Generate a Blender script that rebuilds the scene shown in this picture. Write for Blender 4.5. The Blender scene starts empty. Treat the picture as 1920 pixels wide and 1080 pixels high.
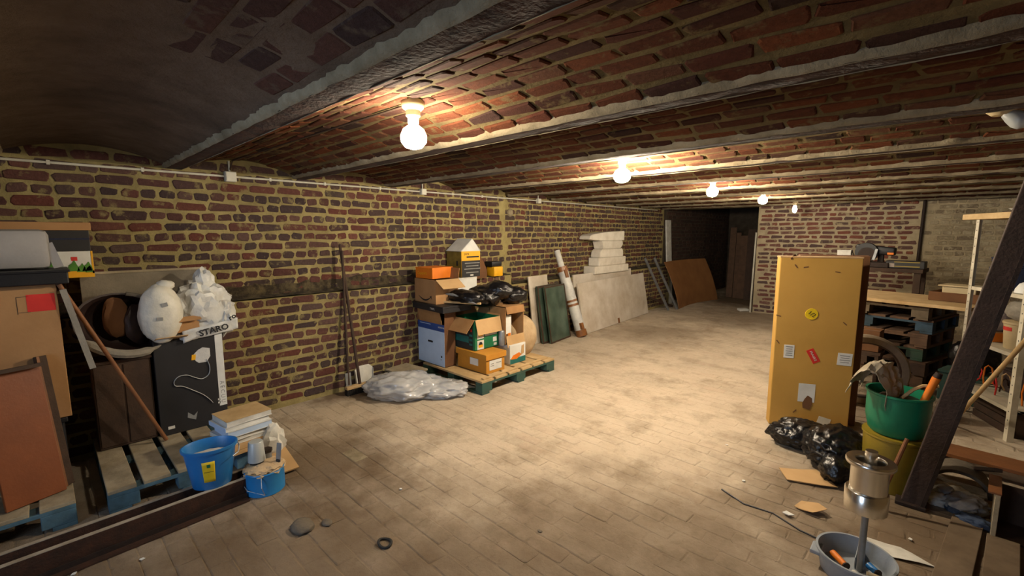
import bpy, bmesh, math, random
import numpy as np
from mathutils import Vector, Matrix, Euler, noise
PI = math.pi
random.seed(7)
SC = bpy.context.scene
COL = SC.collection

# ------------------------------------------------------------------ camera, world, light
CAM_Z = 1.62
cd = bpy.data.cameras.new('camera')
cam = bpy.data.objects.new('camera', cd)
COL.objects.link(cam)
cd.sensor_width = 36.0
cd.lens = 841.0 / 1920.0 * 36.0
cd.clip_start = 0.02
cam.location = (0, 0, CAM_Z)
cam.rotation_euler = (PI / 2 - 0.12304, 0, math.radians(43.494))
SC.camera = cam

W = bpy.data.worlds.new('world')
SC.world = W
W.use_nodes = True
W.node_tree.nodes['Background'].inputs[0].default_value = (0.55, 0.62, 0.8, 1)
W.node_tree.nodes['Background'].inputs[1].default_value = 0.004

def area_light(name, loc, rot, sx, sy, power, color):
    l = bpy.data.lights.new(name, 'AREA')
    l.shape = 'RECTANGLE'; l.size = sx; l.size_y = sy
    l.energy = power; l.color = color
    o = bpy.data.objects.new(name, l); COL.objects.link(o)
    o.location = loc; o.rotation_euler = rot
    return o
# daylight falling through the cellar entrance behind the camera
day = area_light('entrance_daylight', (-1.6, -2.35, 1.25), (PI / 2, 0, math.radians(8)), 1.3, 1.5, 21, (0.58, 0.75, 1.0))
day.data.spread = math.radians(95)
BULB = (300.0, 1280.0, 800.0, 480.0, 110.0)
BULB_COL = (1.0, 0.86, 0.64)

SC.view_settings.view_transform = 'Standard'
SC.view_settings.look = 'None'
SC.view_settings.exposure = 0.0
SC.view_settings.gamma = 1.0
SC.view_settings.use_curve_mapping = False

# ------------------------------------------------------------------ helpers
def lin(c):
    if isinstance(c, str):
        c = [int(c[i:i + 2], 16) / 255 for i in (0, 2, 4)]
    return tuple((v / 12.92 if v <= .04045 else ((v + .055) / 1.055) ** 2.4) for v in c) + (1.0,)

class NT:
    def __init__(s, name):
        s.m = bpy.data.materials.new(name); s.m.use_nodes = True
        s.t = s.m.node_tree; s.b = s.t.nodes['Principled BSDF']
        s.pos = s.t.nodes.new('ShaderNodeNewGeometry')
    def n(s, kind, **kw):
        nd = s.t.nodes.new(kind)
        for k, v in kw.items(): setattr(nd, k, v)
        return nd
    def l(s, a, b): s.t.links.new(a, b)
    def noise(s, scale, detail=4, rough=.6, vec=None):
        nd = s.n('ShaderNodeTexNoise'); nd.inputs['Scale'].default_value = scale
        nd.inputs['Detail'].default_value = detail; nd.inputs['Roughness'].default_value = rough
        s.l(vec or s.pos.outputs['Position'], nd.inputs['Vector'])
        return nd.outputs['Fac']
    def ramp(s, fac, stops, interp='LINEAR'):
        r = s.n('ShaderNodeValToRGB'); r.color_ramp.interpolation = interp
        e = r.color_ramp.elements
        while len(e) > len(stops): e.remove(e[-1])
        while len(e) < len(stops): e.new(1)
        for el, (p, c) in zip(e, stops): el.position = p; el.color = c
        s.l(fac, r.inputs[0]); return r.outputs[0]
    def mix(s, fac, a, b, mode='MIX'):
        x = s.n('ShaderNodeMix', data_type='RGBA', blend_type=mode)
        for v, i in ((fac, 0), (a, 6), (b, 7)):
            if hasattr(v, 'is_output'): s.l(v, x.inputs[i])
            else: x.inputs[i].default_value = v
        return x.outputs[2]
    def math(s, op, a, b=None):
        x = s.n('ShaderNodeMath', operation=op)
        for v, i in ((a, 0), (b, 1)):
            if v is None: continue
            if hasattr(v, 'is_output'): s.l(v, x.inputs[i])
            else: x.inputs[i].default_value = v
        return x.outputs[0]
    def bump(s, h, strength, dist=.01):
        bm = s.n('ShaderNodeBump'); bm.inputs['Strength'].default_value = strength
        bm.inputs['Distance'].default_value = dist
        s.l(h, bm.inputs['Height']); s.l(bm.outputs[0], s.b.inputs['Normal'])

BW = lambda v: (v, v, v, 1)
_mats = {}
def M(name, c, c2=None, scale=6, rough=.8, bump=.15, bscale=60, metal=0, lo=.35, hi=.7, detail=4, coat=0, alpha=1, trans=0, sub=0):
    """a plain procedural material: two colours mixed by noise, a fine bump"""
    if name in _mats: return _mats[name]
    k = NT(name)
    a = lin(c); b = lin(c2) if c2 else tuple(v * .75 for v in a[:3]) + (1,)
    f = k.ramp(k.noise(scale, detail), [(lo, BW(0)), (hi, BW(1))])
    k.l(k.mix(f, a, b), k.b.inputs['Base Color'])
    k.b.inputs['Roughness'].default_value = rough
    k.b.inputs['Metallic'].default_value = metal
    if coat: k.b.inputs['Coat Weight'].default_value = coat
    if trans: k.b.inputs['Transmission Weight'].default_value = trans
    if alpha < 1: k.b.inputs['Alpha'].default_value = alpha
    if bump: k.bump(k.noise(bscale, 3), bump)
    _mats[name] = k.m
    return k.m

def brick_mat(name, cols, mortar, smear=.62, soot=None, grain=.35):
    k = NT(name)
    oi = k.n('ShaderNodeObjectInfo')
    v = k.math('FRACT', k.math('ADD', k.pos.outputs['Random Per Island'], oi.outputs['Random']))
    n = len(cols)
    base = k.ramp(v, [((i + .5) / n, lin(c)) for i, c in enumerate(cols)])
    base = k.mix(grain, base, k.ramp(k.noise(45, 5, .7), [(.3, BW(.25)), (.7, BW(.9))]), 'OVERLAY')
    f = k.ramp(k.noise(11, 6, .65), [(smear, BW(0)), (smear + .1, BW(.8))])
    base = k.mix(f, base, lin(mortar))
    if soot:
        f2 = k.ramp(k.noise(1.1, 3), [(soot, BW(0)), (soot + .2, BW(.7))])
        base = k.mix(f2, base, lin('2b2520'))
    k.l(base, k.b.inputs['Base Color'])
    k.b.inputs['Roughness'].default_value = .95
    k.b.inputs['Specular IOR Level'].default_value = .15
    k.bump(k.noise(48, 6, .75), .9, .009)
    return k.m

def mortar_mat(name, c, c2, dark, bscale=38):
    k = NT(name)
    f = k.ramp(k.noise(7, 6, .65), [(.35, BW(0)), (.7, BW(1))])
    base = k.mix(f, lin(c), lin(c2))
    f2 = k.ramp(k.noise(1.3, 4), [(.5, BW(0)), (.75, BW(.7))])
    base = k.mix(f2, base, lin(dark))
    k.l(base, k.b.inputs['Base Color'])
    k.b.inputs['Roughness'].default_value = 1.0
    k.b.inputs['Specular IOR Level'].default_value = .1
    k.bump(k.noise(bscale, 6, .7), .9, .012)
    return k.m

class MB:
    """collects shapes into one mesh"""
    def __init__(s): s.b = bmesh.new()
    def _x(s, vs, mx):
        if mx is not None: bmesh.ops.transform(s.b, matrix=mx, verts=vs)
    def box(s, c, d, rz=0, bev=0, mx=None, rot=None):
        r = bmesh.ops.create_cube(s.b, size=1); vs = r['verts']
        bmesh.ops.scale(s.b, vec=d, verts=vs)
        if bev:
            es = list({e for v in vs for e in v.link_edges})
            q = bmesh.ops.bevel(s.b, geom=es, offset=bev, segments=2, affect='EDGES', profile=.5)
            vs = list({v for f in q['faces'] for v in f.verts} | {v for v in vs if v.is_valid})
            seen = set(vs); st = list(vs)
            while st:
                v = st.pop()
                for e in v.link_edges:
                    o = e.other_vert(v)
                    if o not in seen: seen.add(o); st.append(o)
            vs = list(seen)
        m = Matrix.Translation(c) @ (rot.to_4x4() if rot is not None else Matrix.Rotation(rz, 4, 'Z'))
        s._x(vs, m); s._x(vs, mx); return s
    def bar(s, p0, p1, w, h, up=(0, 0, 1), bev=0):
        """a rectangular bar from p0 to p1, w across, h along 'up'"""
        p0 = Vector(p0); p1 = Vector(p1); d = p1 - p0; L = d.length; z = d.normalized()
        x = Vector(up).cross(z); x.normalize(); y = z.cross(x)
        m = Matrix((x, y, z)).transposed()
        return s.box((p0 + p1) / 2, (w, h, L), rot=m, bev=bev)
    def cyl(s, p0, p1, r0, r1=None, seg=16, caps=True):
        p0 = Vector(p0); p1 = Vector(p1); d = p1 - p0
        r = bmesh.ops.create_cone(s.b, cap_ends=caps, segments=seg, radius1=r0, radius2=r0 if r1 is None else r1, depth=d.length)
        q = d.to_track_quat('Z', 'Y').to_matrix().to_4x4()
        s._x(r['verts'], Matrix.Translation((p0 + p1) / 2) @ q); return s
    def tube(s, pts, r, seg=8, flat=1.0, closed=False):
        pts = [Vector(p) for p in pts]; n = len(pts); rings = []
        prev = None
        for i, p in enumerate(pts):
            if closed: t = pts[(i + 1) % n] - pts[i - 1]
            else: t = pts[min(i + 1, n - 1)] - pts[max(i - 1, 0)]
            t.normalize()
            a = prev if prev is not None else (Vector((0, 0, 1)) if abs(t.z) < .9 else Vector((1, 0, 0)))
            x = (a - t * a.dot(t)).normalized(); y = t.cross(x); prev = x
            rr = r[i] if isinstance(r, (list, tuple)) else r
            rings.append([s.b.verts.new(p + x * math.cos(2 * PI * k / seg) * rr + y * math.sin(2 * PI * k / seg) * rr * flat) for k in range(seg)])
        for i in range(n if closed else n - 1):
            A, B = rings[i], rings[(i + 1) % n]
            for k in range(seg): s.b.faces.new((A[k], A[(k + 1) % seg], B[(k + 1) % seg], B[k]))
        if not closed:
            s.b.faces.new(rings[0][::-1]); s.b.faces.new(rings[-1])
        return s
    def lathe(s, prof, seg=24, sx=1, sy=1, c=(0, 0, 0), mx=None):
        c = Vector(c); rings = []; allv = []
        for r, z in prof:
            if r < 1e-5: ring = [s.b.verts.new(c + Vector((0, 0, z)))]
            else: ring = [s.b.verts.new(c + Vector((math.cos(2 * PI * k / seg) * r * sx, math.sin(2 * PI * k / seg) * r * sy, z))) for k in range(seg)]
            rings.append(ring); allv += ring
        for A, B in zip(rings, rings[1:]):
            for k in range(seg):
                k2 = (k + 1) % seg
                if len(A) == 1 and len(B) > 1: s.b.faces.new((A[0], B[k2], B[k]))
                elif len(B) == 1 and len(A) > 1: s.b.faces.new((A[k], A[k2], B[0]))
                elif len(A) > 1: s.b.faces.new((A[k], A[k2], B[k2], B[k]))
        s._x(allv, mx); return s
    def prism(s, poly, h, mx=None):
        """2-D polygon (xy) extruded along z by h"""
        lo = [s.b.verts.new((x, y, 0)) for x, y in poly]; hi = [s.b.verts.new((x, y, h)) for x, y in poly]
        n = len(poly)
        s.b.faces.new(lo[::-1]); s.b.faces.new(hi)
        for i in range(n): s.b.faces.new((lo[i], lo[(i + 1) % n], hi[(i + 1) % n], hi[i]))
        s._x(lo + hi, mx); return s
    def grid(s, fn, nu, nv, thick=0):
        g = [[s.b.verts.new(fn(i / nu, j / nv)) for j in range(nv + 1)] for i in range(nu + 1)]
        fs = [s.b.faces.new((g[i][j], g[i + 1][j], g[i + 1][j + 1], g[i][j + 1])) for i in range(nu) for j in range(nv)]
        if thick:
            s.b.normal_update()
            bmesh.ops.solidify(s.b, geom=fs, thickness=thick)
        return s
    def blob(s, c, r, amp=.2, freq=2.5, seed=0, sub=4, floor=None, ridge=True, rz=0, sharp=1.0):
        """a crumpled sack: noise-folded ellipsoid with a flattened underside"""
        q = bmesh.ops.create_icosphere(s.b, subdivisions=sub, radius=1); vs = q['verts']
        off = Vector((seed * 7.3, seed * 3.1, seed * 1.7))
        R = Matrix.Rotation(rz, 3, 'Z')
        for v in vs:
            d = v.co.copy()
            p = d * freq + off
            f = noise.noise(p) + .5 * noise.noise(p * 2.1) + .25 * noise.noise(p * 4.3)
            if ridge:
                g = 1 - abs(noise.noise(p * 1.7 + Vector((5, 5, 5)))) * 2
                g2 = 1 - abs(noise.noise(p * 3.6 + Vector((9, 2, 5)))) * 2
                f = f * .6 + .5 * g * sharp + .28 * g2 * sharp
            d = d * (1 + amp * f)
            d = Vector((d.x * r[0], d.y * r[1], d.z * r[2]))
            d = R @ d + Vector(c)
            if floor is not None and d.z < floor: d.z = floor + (d.z - floor) * .03
            v.co = d
        return s
    def build(s, name, mat, parent=None, smooth=False, loc=None, rot=None):
        bmesh.ops.recalc_face_normals(s.b, faces=s.b.faces)
        me = bpy.data.meshes.new(name); s.b.to_mesh(me); s.b.free()
        if smooth:
            me.polygons.foreach_set('use_smooth', [True] * len(me.polygons))
            try: me.set_sharp_from_angle(angle=math.radians(40 if smooth is True else smooth))
            except Exception: pass
        me.materials.append(mat)
        o = bpy.data.objects.new(name, me); COL.objects.link(o)
        if loc is not None: o.location = loc
        if rot is not None: o.rotation_euler = rot
        if parent is not None: o.parent = parent
        return o

def tag(o, label=None, cat=None, group=None, kind=None):
    if label: o['label'] = label
    if cat: o['category'] = cat
    if group: o['group'] = group
    if kind: o['kind'] = kind
    return o
def thing(name, label, cat, loc=(0, 0, 0), rz=0, group=None, rot=None):
    o = bpy.data.objects.new(name, None); COL.objects.link(o)
    o.empty_display_size = .05
    o.location = loc; o.rotation_euler = rot if rot else (0, 0, rz)
    return tag(o, label, cat, group)
def copy_tree(o, parent=None):
    c = o.copy(); COL.objects.link(c)
    if parent is not None: c.parent = parent
    for ch in list(o.children): copy_tree(ch, c)
    return c
def text(body, size, mat, parent, loc, rot, ext=.0006, name='lettering', sx=1, bold=0):
    cu = bpy.data.curves.new(name, 'FONT'); cu.body = body; cu.size = size
    cu.extrude = ext; cu.offset = bold; cu.align_x = 'CENTER'; cu.align_y = 'CENTER'
    cu.resolution_u = 2
    cu.materials.append(mat)
    tmp = bpy.data.objects.new(name, cu)
    me = bpy.data.meshes.new_from_object(tmp); bpy.data.objects.remove(tmp)
    o = bpy.data.objects.new(name, me); COL.objects.link(o)
    o.location = loc; o.rotation_euler = rot; o.scale = (sx, 1, 1); o.parent = parent
    return o
FX = (PI / 2, 0, PI / 2)          # lettering that faces +X
FY = (PI / 2, 0, 0)               # lettering that faces -Y

# ------------------------------------------------------------------ materials
m_wall_brick = brick_mat('wall_brick', ['453837', '503835', '5c3b34', '4c413d', '623a31', '3f3333', '564540', '68433a', '483c38'], '8a7d57', .555, .56)
m_wall_mortar = mortar_mat('wall_mortar', 'a39566', '82754f', '564c34')
m_vault_brick = brick_mat('vault_brick', ['4c2a1b', '5a321f', '442417', '653820', '3a2119', '522c1f', '2e201c', '5a3a29'], '6a5a3b', .565)
m_vault_mortar = mortar_mat('vault_mortar', '766747', '584c33', '372e20')
m_plaster = mortar_mat('vault_plaster', '66574a', '54463a', '382e26', 20)
m_bay_brick = brick_mat('bay_brick', ['45302a', '4b322b', '3e2f2b', '50362d', '3a2c29'], '5c4f42', .55)
m_back_mortar = mortar_mat('back_mortar', 'b8a98c', 'a3947a', '7d715c')
m_back_brick = brick_mat('back_brick', ['6a4540', '744a40', '5d4340', '7c4c3e', '6c5049', '584643'], 'a5977b', .56)
m_white_brick = brick_mat('whitewashed_brick', ['a3967c', '8d8068', '978a74', '7a6c5a', 'aa9d84'], 'b5a98f', .5, .58)

def floor_mat():
    k = NT('floor_paver')
    oi = k.n('ShaderNodeObjectInfo')
    v = k.math('FRACT', k.math('ADD', k.pos.outputs['Random Per Island'], oi.outputs['Random']))
    base = k.ramp(v, [(0, lin('b4a592')), (.3, lin('b0a18d')), (.6, lin('b7a894')), (.85, lin('ac9c87')), (1, lin('b39f8b'))])
    # trodden dust and darker damp patches
    dust = k.ramp(k.noise(1.7, 6, .68), [(.34, BW(0)), (.62, BW(.95))])
    base = k.mix(dust, base, lin('c4b49f'))
    dirt = k.ramp(k.noise(3.1, 7, .72), [(.49, BW(0)), (.74, BW(.85))])
    base = k.mix(dirt, base, lin('85745e'))
    speck = k.ramp(k.noise(30, 5, .7), [(.56, BW(0)), (.75, BW(.5))])
    base = k.mix(speck, base, lin('7c6c58'))
    # trodden earth by the wall, plus painted dimness: near, right and passage floor
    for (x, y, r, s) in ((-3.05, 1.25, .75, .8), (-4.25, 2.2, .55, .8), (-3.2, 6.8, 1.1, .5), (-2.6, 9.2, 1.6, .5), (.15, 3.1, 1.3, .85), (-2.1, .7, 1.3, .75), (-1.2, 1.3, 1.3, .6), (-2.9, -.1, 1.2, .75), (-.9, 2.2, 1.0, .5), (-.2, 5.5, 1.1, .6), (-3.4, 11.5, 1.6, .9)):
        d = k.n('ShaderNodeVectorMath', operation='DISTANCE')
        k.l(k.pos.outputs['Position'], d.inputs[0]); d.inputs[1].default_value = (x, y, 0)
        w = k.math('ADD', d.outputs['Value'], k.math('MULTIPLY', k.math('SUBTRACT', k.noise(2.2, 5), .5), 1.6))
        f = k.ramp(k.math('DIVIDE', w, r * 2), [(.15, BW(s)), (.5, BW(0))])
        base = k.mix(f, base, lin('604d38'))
    k.l(base, k.b.inputs['Base Color'])
    k.b.inputs['Roughness'].default_value = .85
    k.b.inputs['Specular IOR Level'].default_value = .3
    k.bump(k.noise(17, 7, .75), .8, .012)
    return k.m
m_floor = floor_mat()

m_card = M('cardboard', 'aa8054', '9c7349', 4, .85, .08)
m_card_pale = M('cardboard_pale', 'bd9a6c', 'ae8b5e', 4, .85, .08)
m_card_in = M('cardboard_inside', '9c7448', '8a6238', 5, .9, .08)
m_card_gold = M('cardboard_gold', 'b98f43', 'ad843a', 3, .8, .06, hi=.8)
m_card_dark = M('cardboard_dark', '6e4a2c', '5c3c24', 5, .9, .1)
m_tape = M('parcel_tape', '8a5a30', '6e4524', 8, .35, .05)
m_white = M('white_card', 'd8d8d4', 'c4c4c0', 6, .6, .05)
m_paper = M('paper', 'd5d3cc', 'b9b6ae', 9, .8, .1)
m_black = M('black_plastic', '17161a', '0e0d10', 6, .5, .1)
m_blackcard = M('black_card', '201f22', '18171a', 6, .6, .05)
m_bin_black = M('bin_bag', '141316', '0a0a0c', 8, .28, .5, 35)
m_clear = M('clear_sack', 'cfcfd0', 'a8a9ac', 5, .13, 0, 30, alpha=.8, coat=.6)
m_white_sack = M('white_sack', 'd4d0c4', 'bcb8ac', 7, .5, .4, 25)
m_crumple = M('crumpled_plastic', 'd0d0cc', 'b4b4b4', 7, .4, .5, 25)
m_beige_sack = M('beige_sack', 'bfa684', 'a98f6c', 9, .9, .35, 90)
m_wood_pale = M('pale_wood', 'c0a377', 'a88a5c', 7, .75, .15)
m_wood_grey = M('grey_wood', 'a89a80', '857860', 9, .9, .25)
m_wood_mid = M('brown_wood', '86552f', '6e4426', 7, .6, .15)
m_wood_red = M('reddish_board', '80431c', '703917', 5, .5, .08)
m_wood_dark = M('dark_wood', '443022', '332318', 8, .8, .25)
m_film = M('dirty_film', 'b5a994', '978b76', 7, .4, .4, 25)
m_worn_plank = M('worn_plank', '75634e', '5c4c3a', 7, .9, .25)
m_timber = M('old_timber', '5e4532', '4a3526', 8, .85, .3)
m_pal_blue = M('pallet_blue_paint', '4f7286', '3d5560', 10, .85, .2)
m_pal_green = M('pallet_green_paint', '2e5248', '3b4a40', 10, .85, .2)
m_rust = M('rusty_steel', '452a1c', '2e1f17', 16, .75, .35, metal=.3)
m_rust_dark = M('dark_steel', '33241d', '241b17', 14, .7, .3, metal=.3)
m_bright_edge = M('worn_steel', 'bdb3a2', '9f927f', 14, .55, .2, metal=.3)
m_beam = M('beam_rust', '3c2012', '20130d', 14, .97, .5, 50)
m_fillet = mortar_mat('mortar_fillet', '9c8f76', '776a53', '4f4433', 50)
m_conduit = M('white_conduit', 'c9c6b8', 'aeaa9a', 6, .5, .05)
m_chrome = M('polished_steel', 'e2ded6', 'ccc6bc', 3, .24, .03, metal=1)
m_zinc = M('grey_metal', '9a9c9e', '7d8083', 8, .45, .1, metal=.6)
m_greypaint = M('grey_paint', '9298a0', '7d838c', 6, .55, .1)
m_blue = M('blue_plastic', '2672b4', '1f66a5', 5, .4, .05)
m_bluecan = M('blue_tin', '2a86c8', '2476b4', 5, .35, .05)
m_yellow = M('yellow_label', 'e0c020', 'd4b318', 9, .5, .03)
m_green = M('green_plastic', '0f7a58', '0c6a4c', 5, .38, .06)
m_binyellow = M('yellow_bin', '8f7a22', '7a661c', 5, .5, .1)
m_greencard = M('green_print', '157048', '125f3d', 5, .5, .03)
m_greendark = M('dark_print', '27302f', '1b2426', 9, .5, .03)
m_teal = M('teal_print', '1d6a66', '185854', 9, .5, .03)
m_orange = M('orange_card', 'e07a14', 'd06c10', 5, .6, .03)
m_gold = M('yellow_print', 'e8ac16', 'dc9e10', 5, .5, .03)
m_archive = M('archive_card', 'bf8428', 'b07620', 5, .7, .05)
m_bluecard = M('blue_print', '2a4c94', '24427f', 5, .5, .03)
m_palecard = M('pale_blue_print', 'bcd0ea', 'b0c4e0', 5, .6, .03)
m_red = M('red_label', 'd02e26', 'c02820', 6, .6, .03)
m_ink = M('black_ink', '1a1a1e', '121216', 6, .7, 0)
m_greyink = M('grey_ink', '8a8a88', '7a7a78', 12, .8, 0)
m_marble = M('stone_slab', 'd0c7bb', 'b3a592', 3.2, .55, .12)
m_block = M('white_block', 'e2dbce', 'cfc6b6', 7, .9, .3)
m_glass = M('green_glass', '2f4138', '56675a', 3, .3, .05)
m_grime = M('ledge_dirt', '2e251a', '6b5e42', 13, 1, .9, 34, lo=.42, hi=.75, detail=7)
m_cement = M('cement_board', '877d6c', '655c4e', 3.5, .9, .25)
m_leather = M('dark_brown_leather', '3a2a26', '2a1e1c', 6, .5, .15)
m_grey_cloth = M('grey_cloth', '8f887c', '7a7468', 8, .9, .3)
m_crate = M('grey_crate', '9a9694', '8c8886', 5, .6, .06)
m_leaf = M('leaf_print', '4f8a28', '34661c', 20, .6, .02)
m_bristle = M('bristle', '1d1a18', '12100f', 30, .9, .3)
m_rubber = M('rubber', '2b2927', '1f1d1c', 10, .8, .1)
m_tyre = M('pale_rim', '8a7a64', '746550', 8, .8, .15)
m_hardboard = M('hardboard', '8f6238', '7f5530', 4, .7, .08)
m_rag = M('grey_rags', 'b0aaa0', '7f7c80', 9, .95, .4)
m_bluerag = M('blue_rags', '3c4a63', '2c3648', 9, .95, .4)
m_concrete = M('concrete', '6b6154', '544b40', 8, .95, .4)
m_shelf = M('white_shelf_metal', 'c4bca8', 'a89f8a', 8, .55, .12)
m_cream = M('cream_plastic', 'c9b58c', 'b8a47c', 6, .6, .08)
m_pink = M('pinkish_bag', 'a89a92', '94867e', 7, .7, .3)
m_navy = M('navy_cloth', '232a44', '1a2034', 7, .9, .2)
m_cup = M('milky_plastic', 'c4c8c8', 'b0b4b4', 6, .35, .03, trans=.3)

def bulb_mat(strength):
    k = NT('lit_bulb')
    k.b.inputs['Base Color'].default_value = (1, .95, .85, 1)
    k.b.inputs['Emission Color'].default_value = BULB_COL + (1,)
    k.b.inputs['Emission Strength'].default_value = strength
    return k.m
m_bulbs = [bulb_mat(v) for v in BULB]

# ------------------------------------------------------------------ bricks
CF = 841.0
_p = 0.12304; _a = math.radians(43.494)
_f = np.array([-math.sin(_a) * math.cos(_p), math.cos(_a) * math.cos(_p), -math.sin(_p)])
_u = np.array([-math.sin(_a) * math.sin(_p), math.cos(_a) * math.sin(_p), math.cos(_p)])
_r = np.array([math.cos(_a), math.sin(_a), 0])
def seen_size(p):
    """rough size a brick at p takes in the view, 0 when out of frame"""
    d = np.array(p) - np.array([0, 0, CAM_Z]); w = d @ _f
    if w < .1: return 0
    x = (d @ _r) / w * CF; y = (d @ _u) / w * CF
    if abs(x) > 965 or abs(y) > 545: return 0
    return 1 / w

def brick_shape(L, H, D, rng, c=.010, j=.004, inset=.006, drop=.004):
    hx, hy = L / 2, H / 2
    ring = [(-hx, -hy + c), (-hx + c, -hy), (hx - c, -hy), (hx, -hy + c), (hx, hy - c), (hx - c, hy), (-hx + c, hy), (-hx, hy - c)]
    ring = [(x + rng.uniform(-j, j), y + rng.uniform(-j, j)) for x, y in ring]
    V = [(x, y, -.03) for x, y in ring] + [(x, y, D - drop) for x, y in ring]
    V += [(x * (1 - inset / hx), y * (1 - inset / hy), D + rng.uniform(-.0015, .0015)) for x, y in ring]
    Fs = []
    for b in (0, 8):
        for k in range(8):
            k2 = (k + 1) % 8
            Fs.append((b + k, b + k2, b + 8 + k2, b + 8 + k))
    Fs.append(tuple(range(16, 24)))
    return np.array(V), Fs
def rings(shapes, mat, name='brick'):
    out = []
    for V, Fs in shapes:
        me = bpy.data.meshes.new(name); me.from_pydata([tuple(v) for v in V], [], Fs); me.materials.append(mat)
        out.append((V, Fs, me))
    return out
def lay(root, items, mat, limit=300, name='brick', rest='brickwork', score=None):
    """items: (3x3 axes, position, shape).  The largest in view become parts, the rest one piece."""
    sc = sorted(range(len(items)), key=lambda i: -(score or seen_size)(items[i][1]))
    top = set(sc[:limit])
    VV = []; FF = []; base = 0
    for i, (A, p, sh) in enumerate(items):
        V, Fs, me = sh
        if i in top:
            o = bpy.data.objects.new(name, me)
            mx = Matrix(A.tolist()).to_4x4(); mx.translation = Vector(p)
            COL.objects.link(o); o.parent = root; o.matrix_local = mx
        else:
            VV.append(V @ A.T + np.array(p)); FF += [tuple(k + base for k in f) for f in Fs]; base += len(V)
    if VV:
        me = bpy.data.meshes.new(rest); me.from_pydata(np.concatenate(VV).tolist(), [], FF); me.materials.append(mat)
        o = bpy.data.objects.new(rest, me); COL.objects.link(o); o.parent = root
        o['kind'] = 'stuff'
rng = random.Random(3)
def variants(L, H, D, mat, n=6, **kw):
    return rings([brick_shape(L, H, D, rng, **kw) for _ in range(n)], mat)
def wobble(A, a=.012):
    e = Euler((rng.uniform(-a, a), rng.uniform(-a, a), rng.uniform(-a, a))).to_matrix()
    return A @ np.array(e)
AX_LEFT = np.array([[0, 0, 1], [1, 0, 0], [0, 1, 0]], float)       # columns: length, height, outward
AX_BACK = np.array([[1, 0, 0], [0, 0, -1], [0, 1, 0]], float)
AX_FLOOR = np.eye(3)
AX_RIGHT = np.array([[0, 0, -1], [-1, 0, 0], [0, 1, 0]], float)
COURSE = .0835
LEDGE = 1.03
LEDGE_FAR = .89
WX_LOW, WX_UP, WX_FAR = -4.33, -4.45, -4.52
Y_END, Y_BACK, Y_DEEP = 4.55, 9.98, 14.0
Y_GLOOM = 9.7  # passage walls with painted-in gloom start here
Y_FRONT, X_RIGHT = -2.5, 1.7

def bond(y0, y1, course, LS=.205, LH=.098, gap=.016):
    """positions (centre, is_header) along one course of English bond"""
    out = []; hd = course % 2 == 1
    L = LH if hd else LS
    y = y0 - rng.random() * (L + gap)
    while y < y1:
        if rng.random() < .12:
            l = LH if not hd else LS
            k = not hd
        else: l, k = L, hd
        c = y + l / 2
        if c - l / 2 > y0 - .01 and c + l / 2 < y1 + .01: out.append((c, k))
        y += l + gap + rng.uniform(-.003, .004)
    return out

# ------------------------------------------------------------------ structure
# --- floor
fl = MB()
fl.box(((WX_FAR + X_RIGHT) / 2 - .1, (Y_FRONT + Y_DEEP) / 2, -.06), (X_RIGHT - WX_FAR + .6, Y_DEEP - Y_FRONT + .6, .1148))
floor = tag(fl.build('floor', m_floor), 'worn dusty brick paved cellar floor', kind='structure')
pv = variants(.2185, .1065, .0, m_floor, 8, c=.012, j=.006, inset=.007, drop=.002)
items = []
row = 0; y = Y_FRONT
while y < Y_DEEP:
    x = WX_LOW + (.11 if row % 2 else 0) + rng.uniform(-.015, .015)
    while x < X_RIGHT:
        if y < Y_BACK or x < -2.6:
            items.append((wobble(AX_FLOOR, .005), (x + .11, y + .055, rng.uniform(-.0009, .0012)), rng.choice(pv)))
        x += .2215
    y += .1085; row += 1
lay(floor, items, m_floor, 300, 'brick', 'brick_paving')

MB().box((0, 0, 0), (.2, .1, .012), bev=.003).build('brick', m_fillet, floor, loc=(-2.98, 1.465, -.0035), rot=(0, 0, .04))
# --- left wall
wl = MB()
wl.box((WX_LOW - .3, (Y_FRONT + Y_END) / 2, LEDGE / 2 - .05), (.6, Y_END - Y_FRONT, LEDGE + .1))
wl.box((WX_LOW - .3, (Y_END + Y_GLOOM) / 2, LEDGE_FAR / 2 - .05), (.6, Y_GLOOM - Y_END, LEDGE_FAR + .1))
wl.box((WX_UP - .25, (Y_FRONT + Y_END) / 2, 1.75), (.5, Y_END - Y_FRONT, 1.5))
wl.box((WX_FAR - .2, (Y_GLOOM + Y_END) / 2, 1.65), (.4, Y_GLOOM - Y_END, 1.7))
wall_left = tag(wl.build('wall_left', m_wall_mortar), 'long brick wall with thick yellowish mortar and a dirty ledge', kind='structure')
st = variants(.205, .061, .005, m_wall_brick, 10, c=.014, j=.0085)
hd = variants(.098, .061, .005, m_wall_brick, 10, c=.014, j=.0075)
items = []
for k in range(12):
    z = .045 + COURSE * k + .03
    for c, h in bond(-1.6, Y_GLOOM, k):
        if k > 9 and c > Y_END - .1: continue
        items.append((wobble(AX_LEFT), (WX_LOW + rng.uniform(-.003, .002), c, z + rng.uniform(-.004, .004)), rng.choice(hd if h else st)))
for k in range(-2, 14):
    z = LEDGE + .05 + COURSE * k
    for c, h in [] if k < 0 else bond(-1.6, Y_END - .03, k + 1):
        if k < 2 and rng.random() < .2: continue
        dx = rng.uniform(-.004, .008) if k < 2 else rng.uniform(-.003, .002)
        items.append((wobble(AX_LEFT), (WX_UP + dx, c, z + rng.uniform(-.004, .004)), rng.choice(hd if h else st)))
    for c, h in bond(Y_END + .03, Y_GLOOM, k + 1, .2, .094, .015):
        items.append((wobble(AX_LEFT), (WX_FAR + rng.uniform(-.003, .002), c, z + rng.uniform(-.004, .004)), rng.choice(hd if h else st)))
lay(wall_left, items, m_wall_brick, 300, 'brick', 'brickwork')
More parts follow.
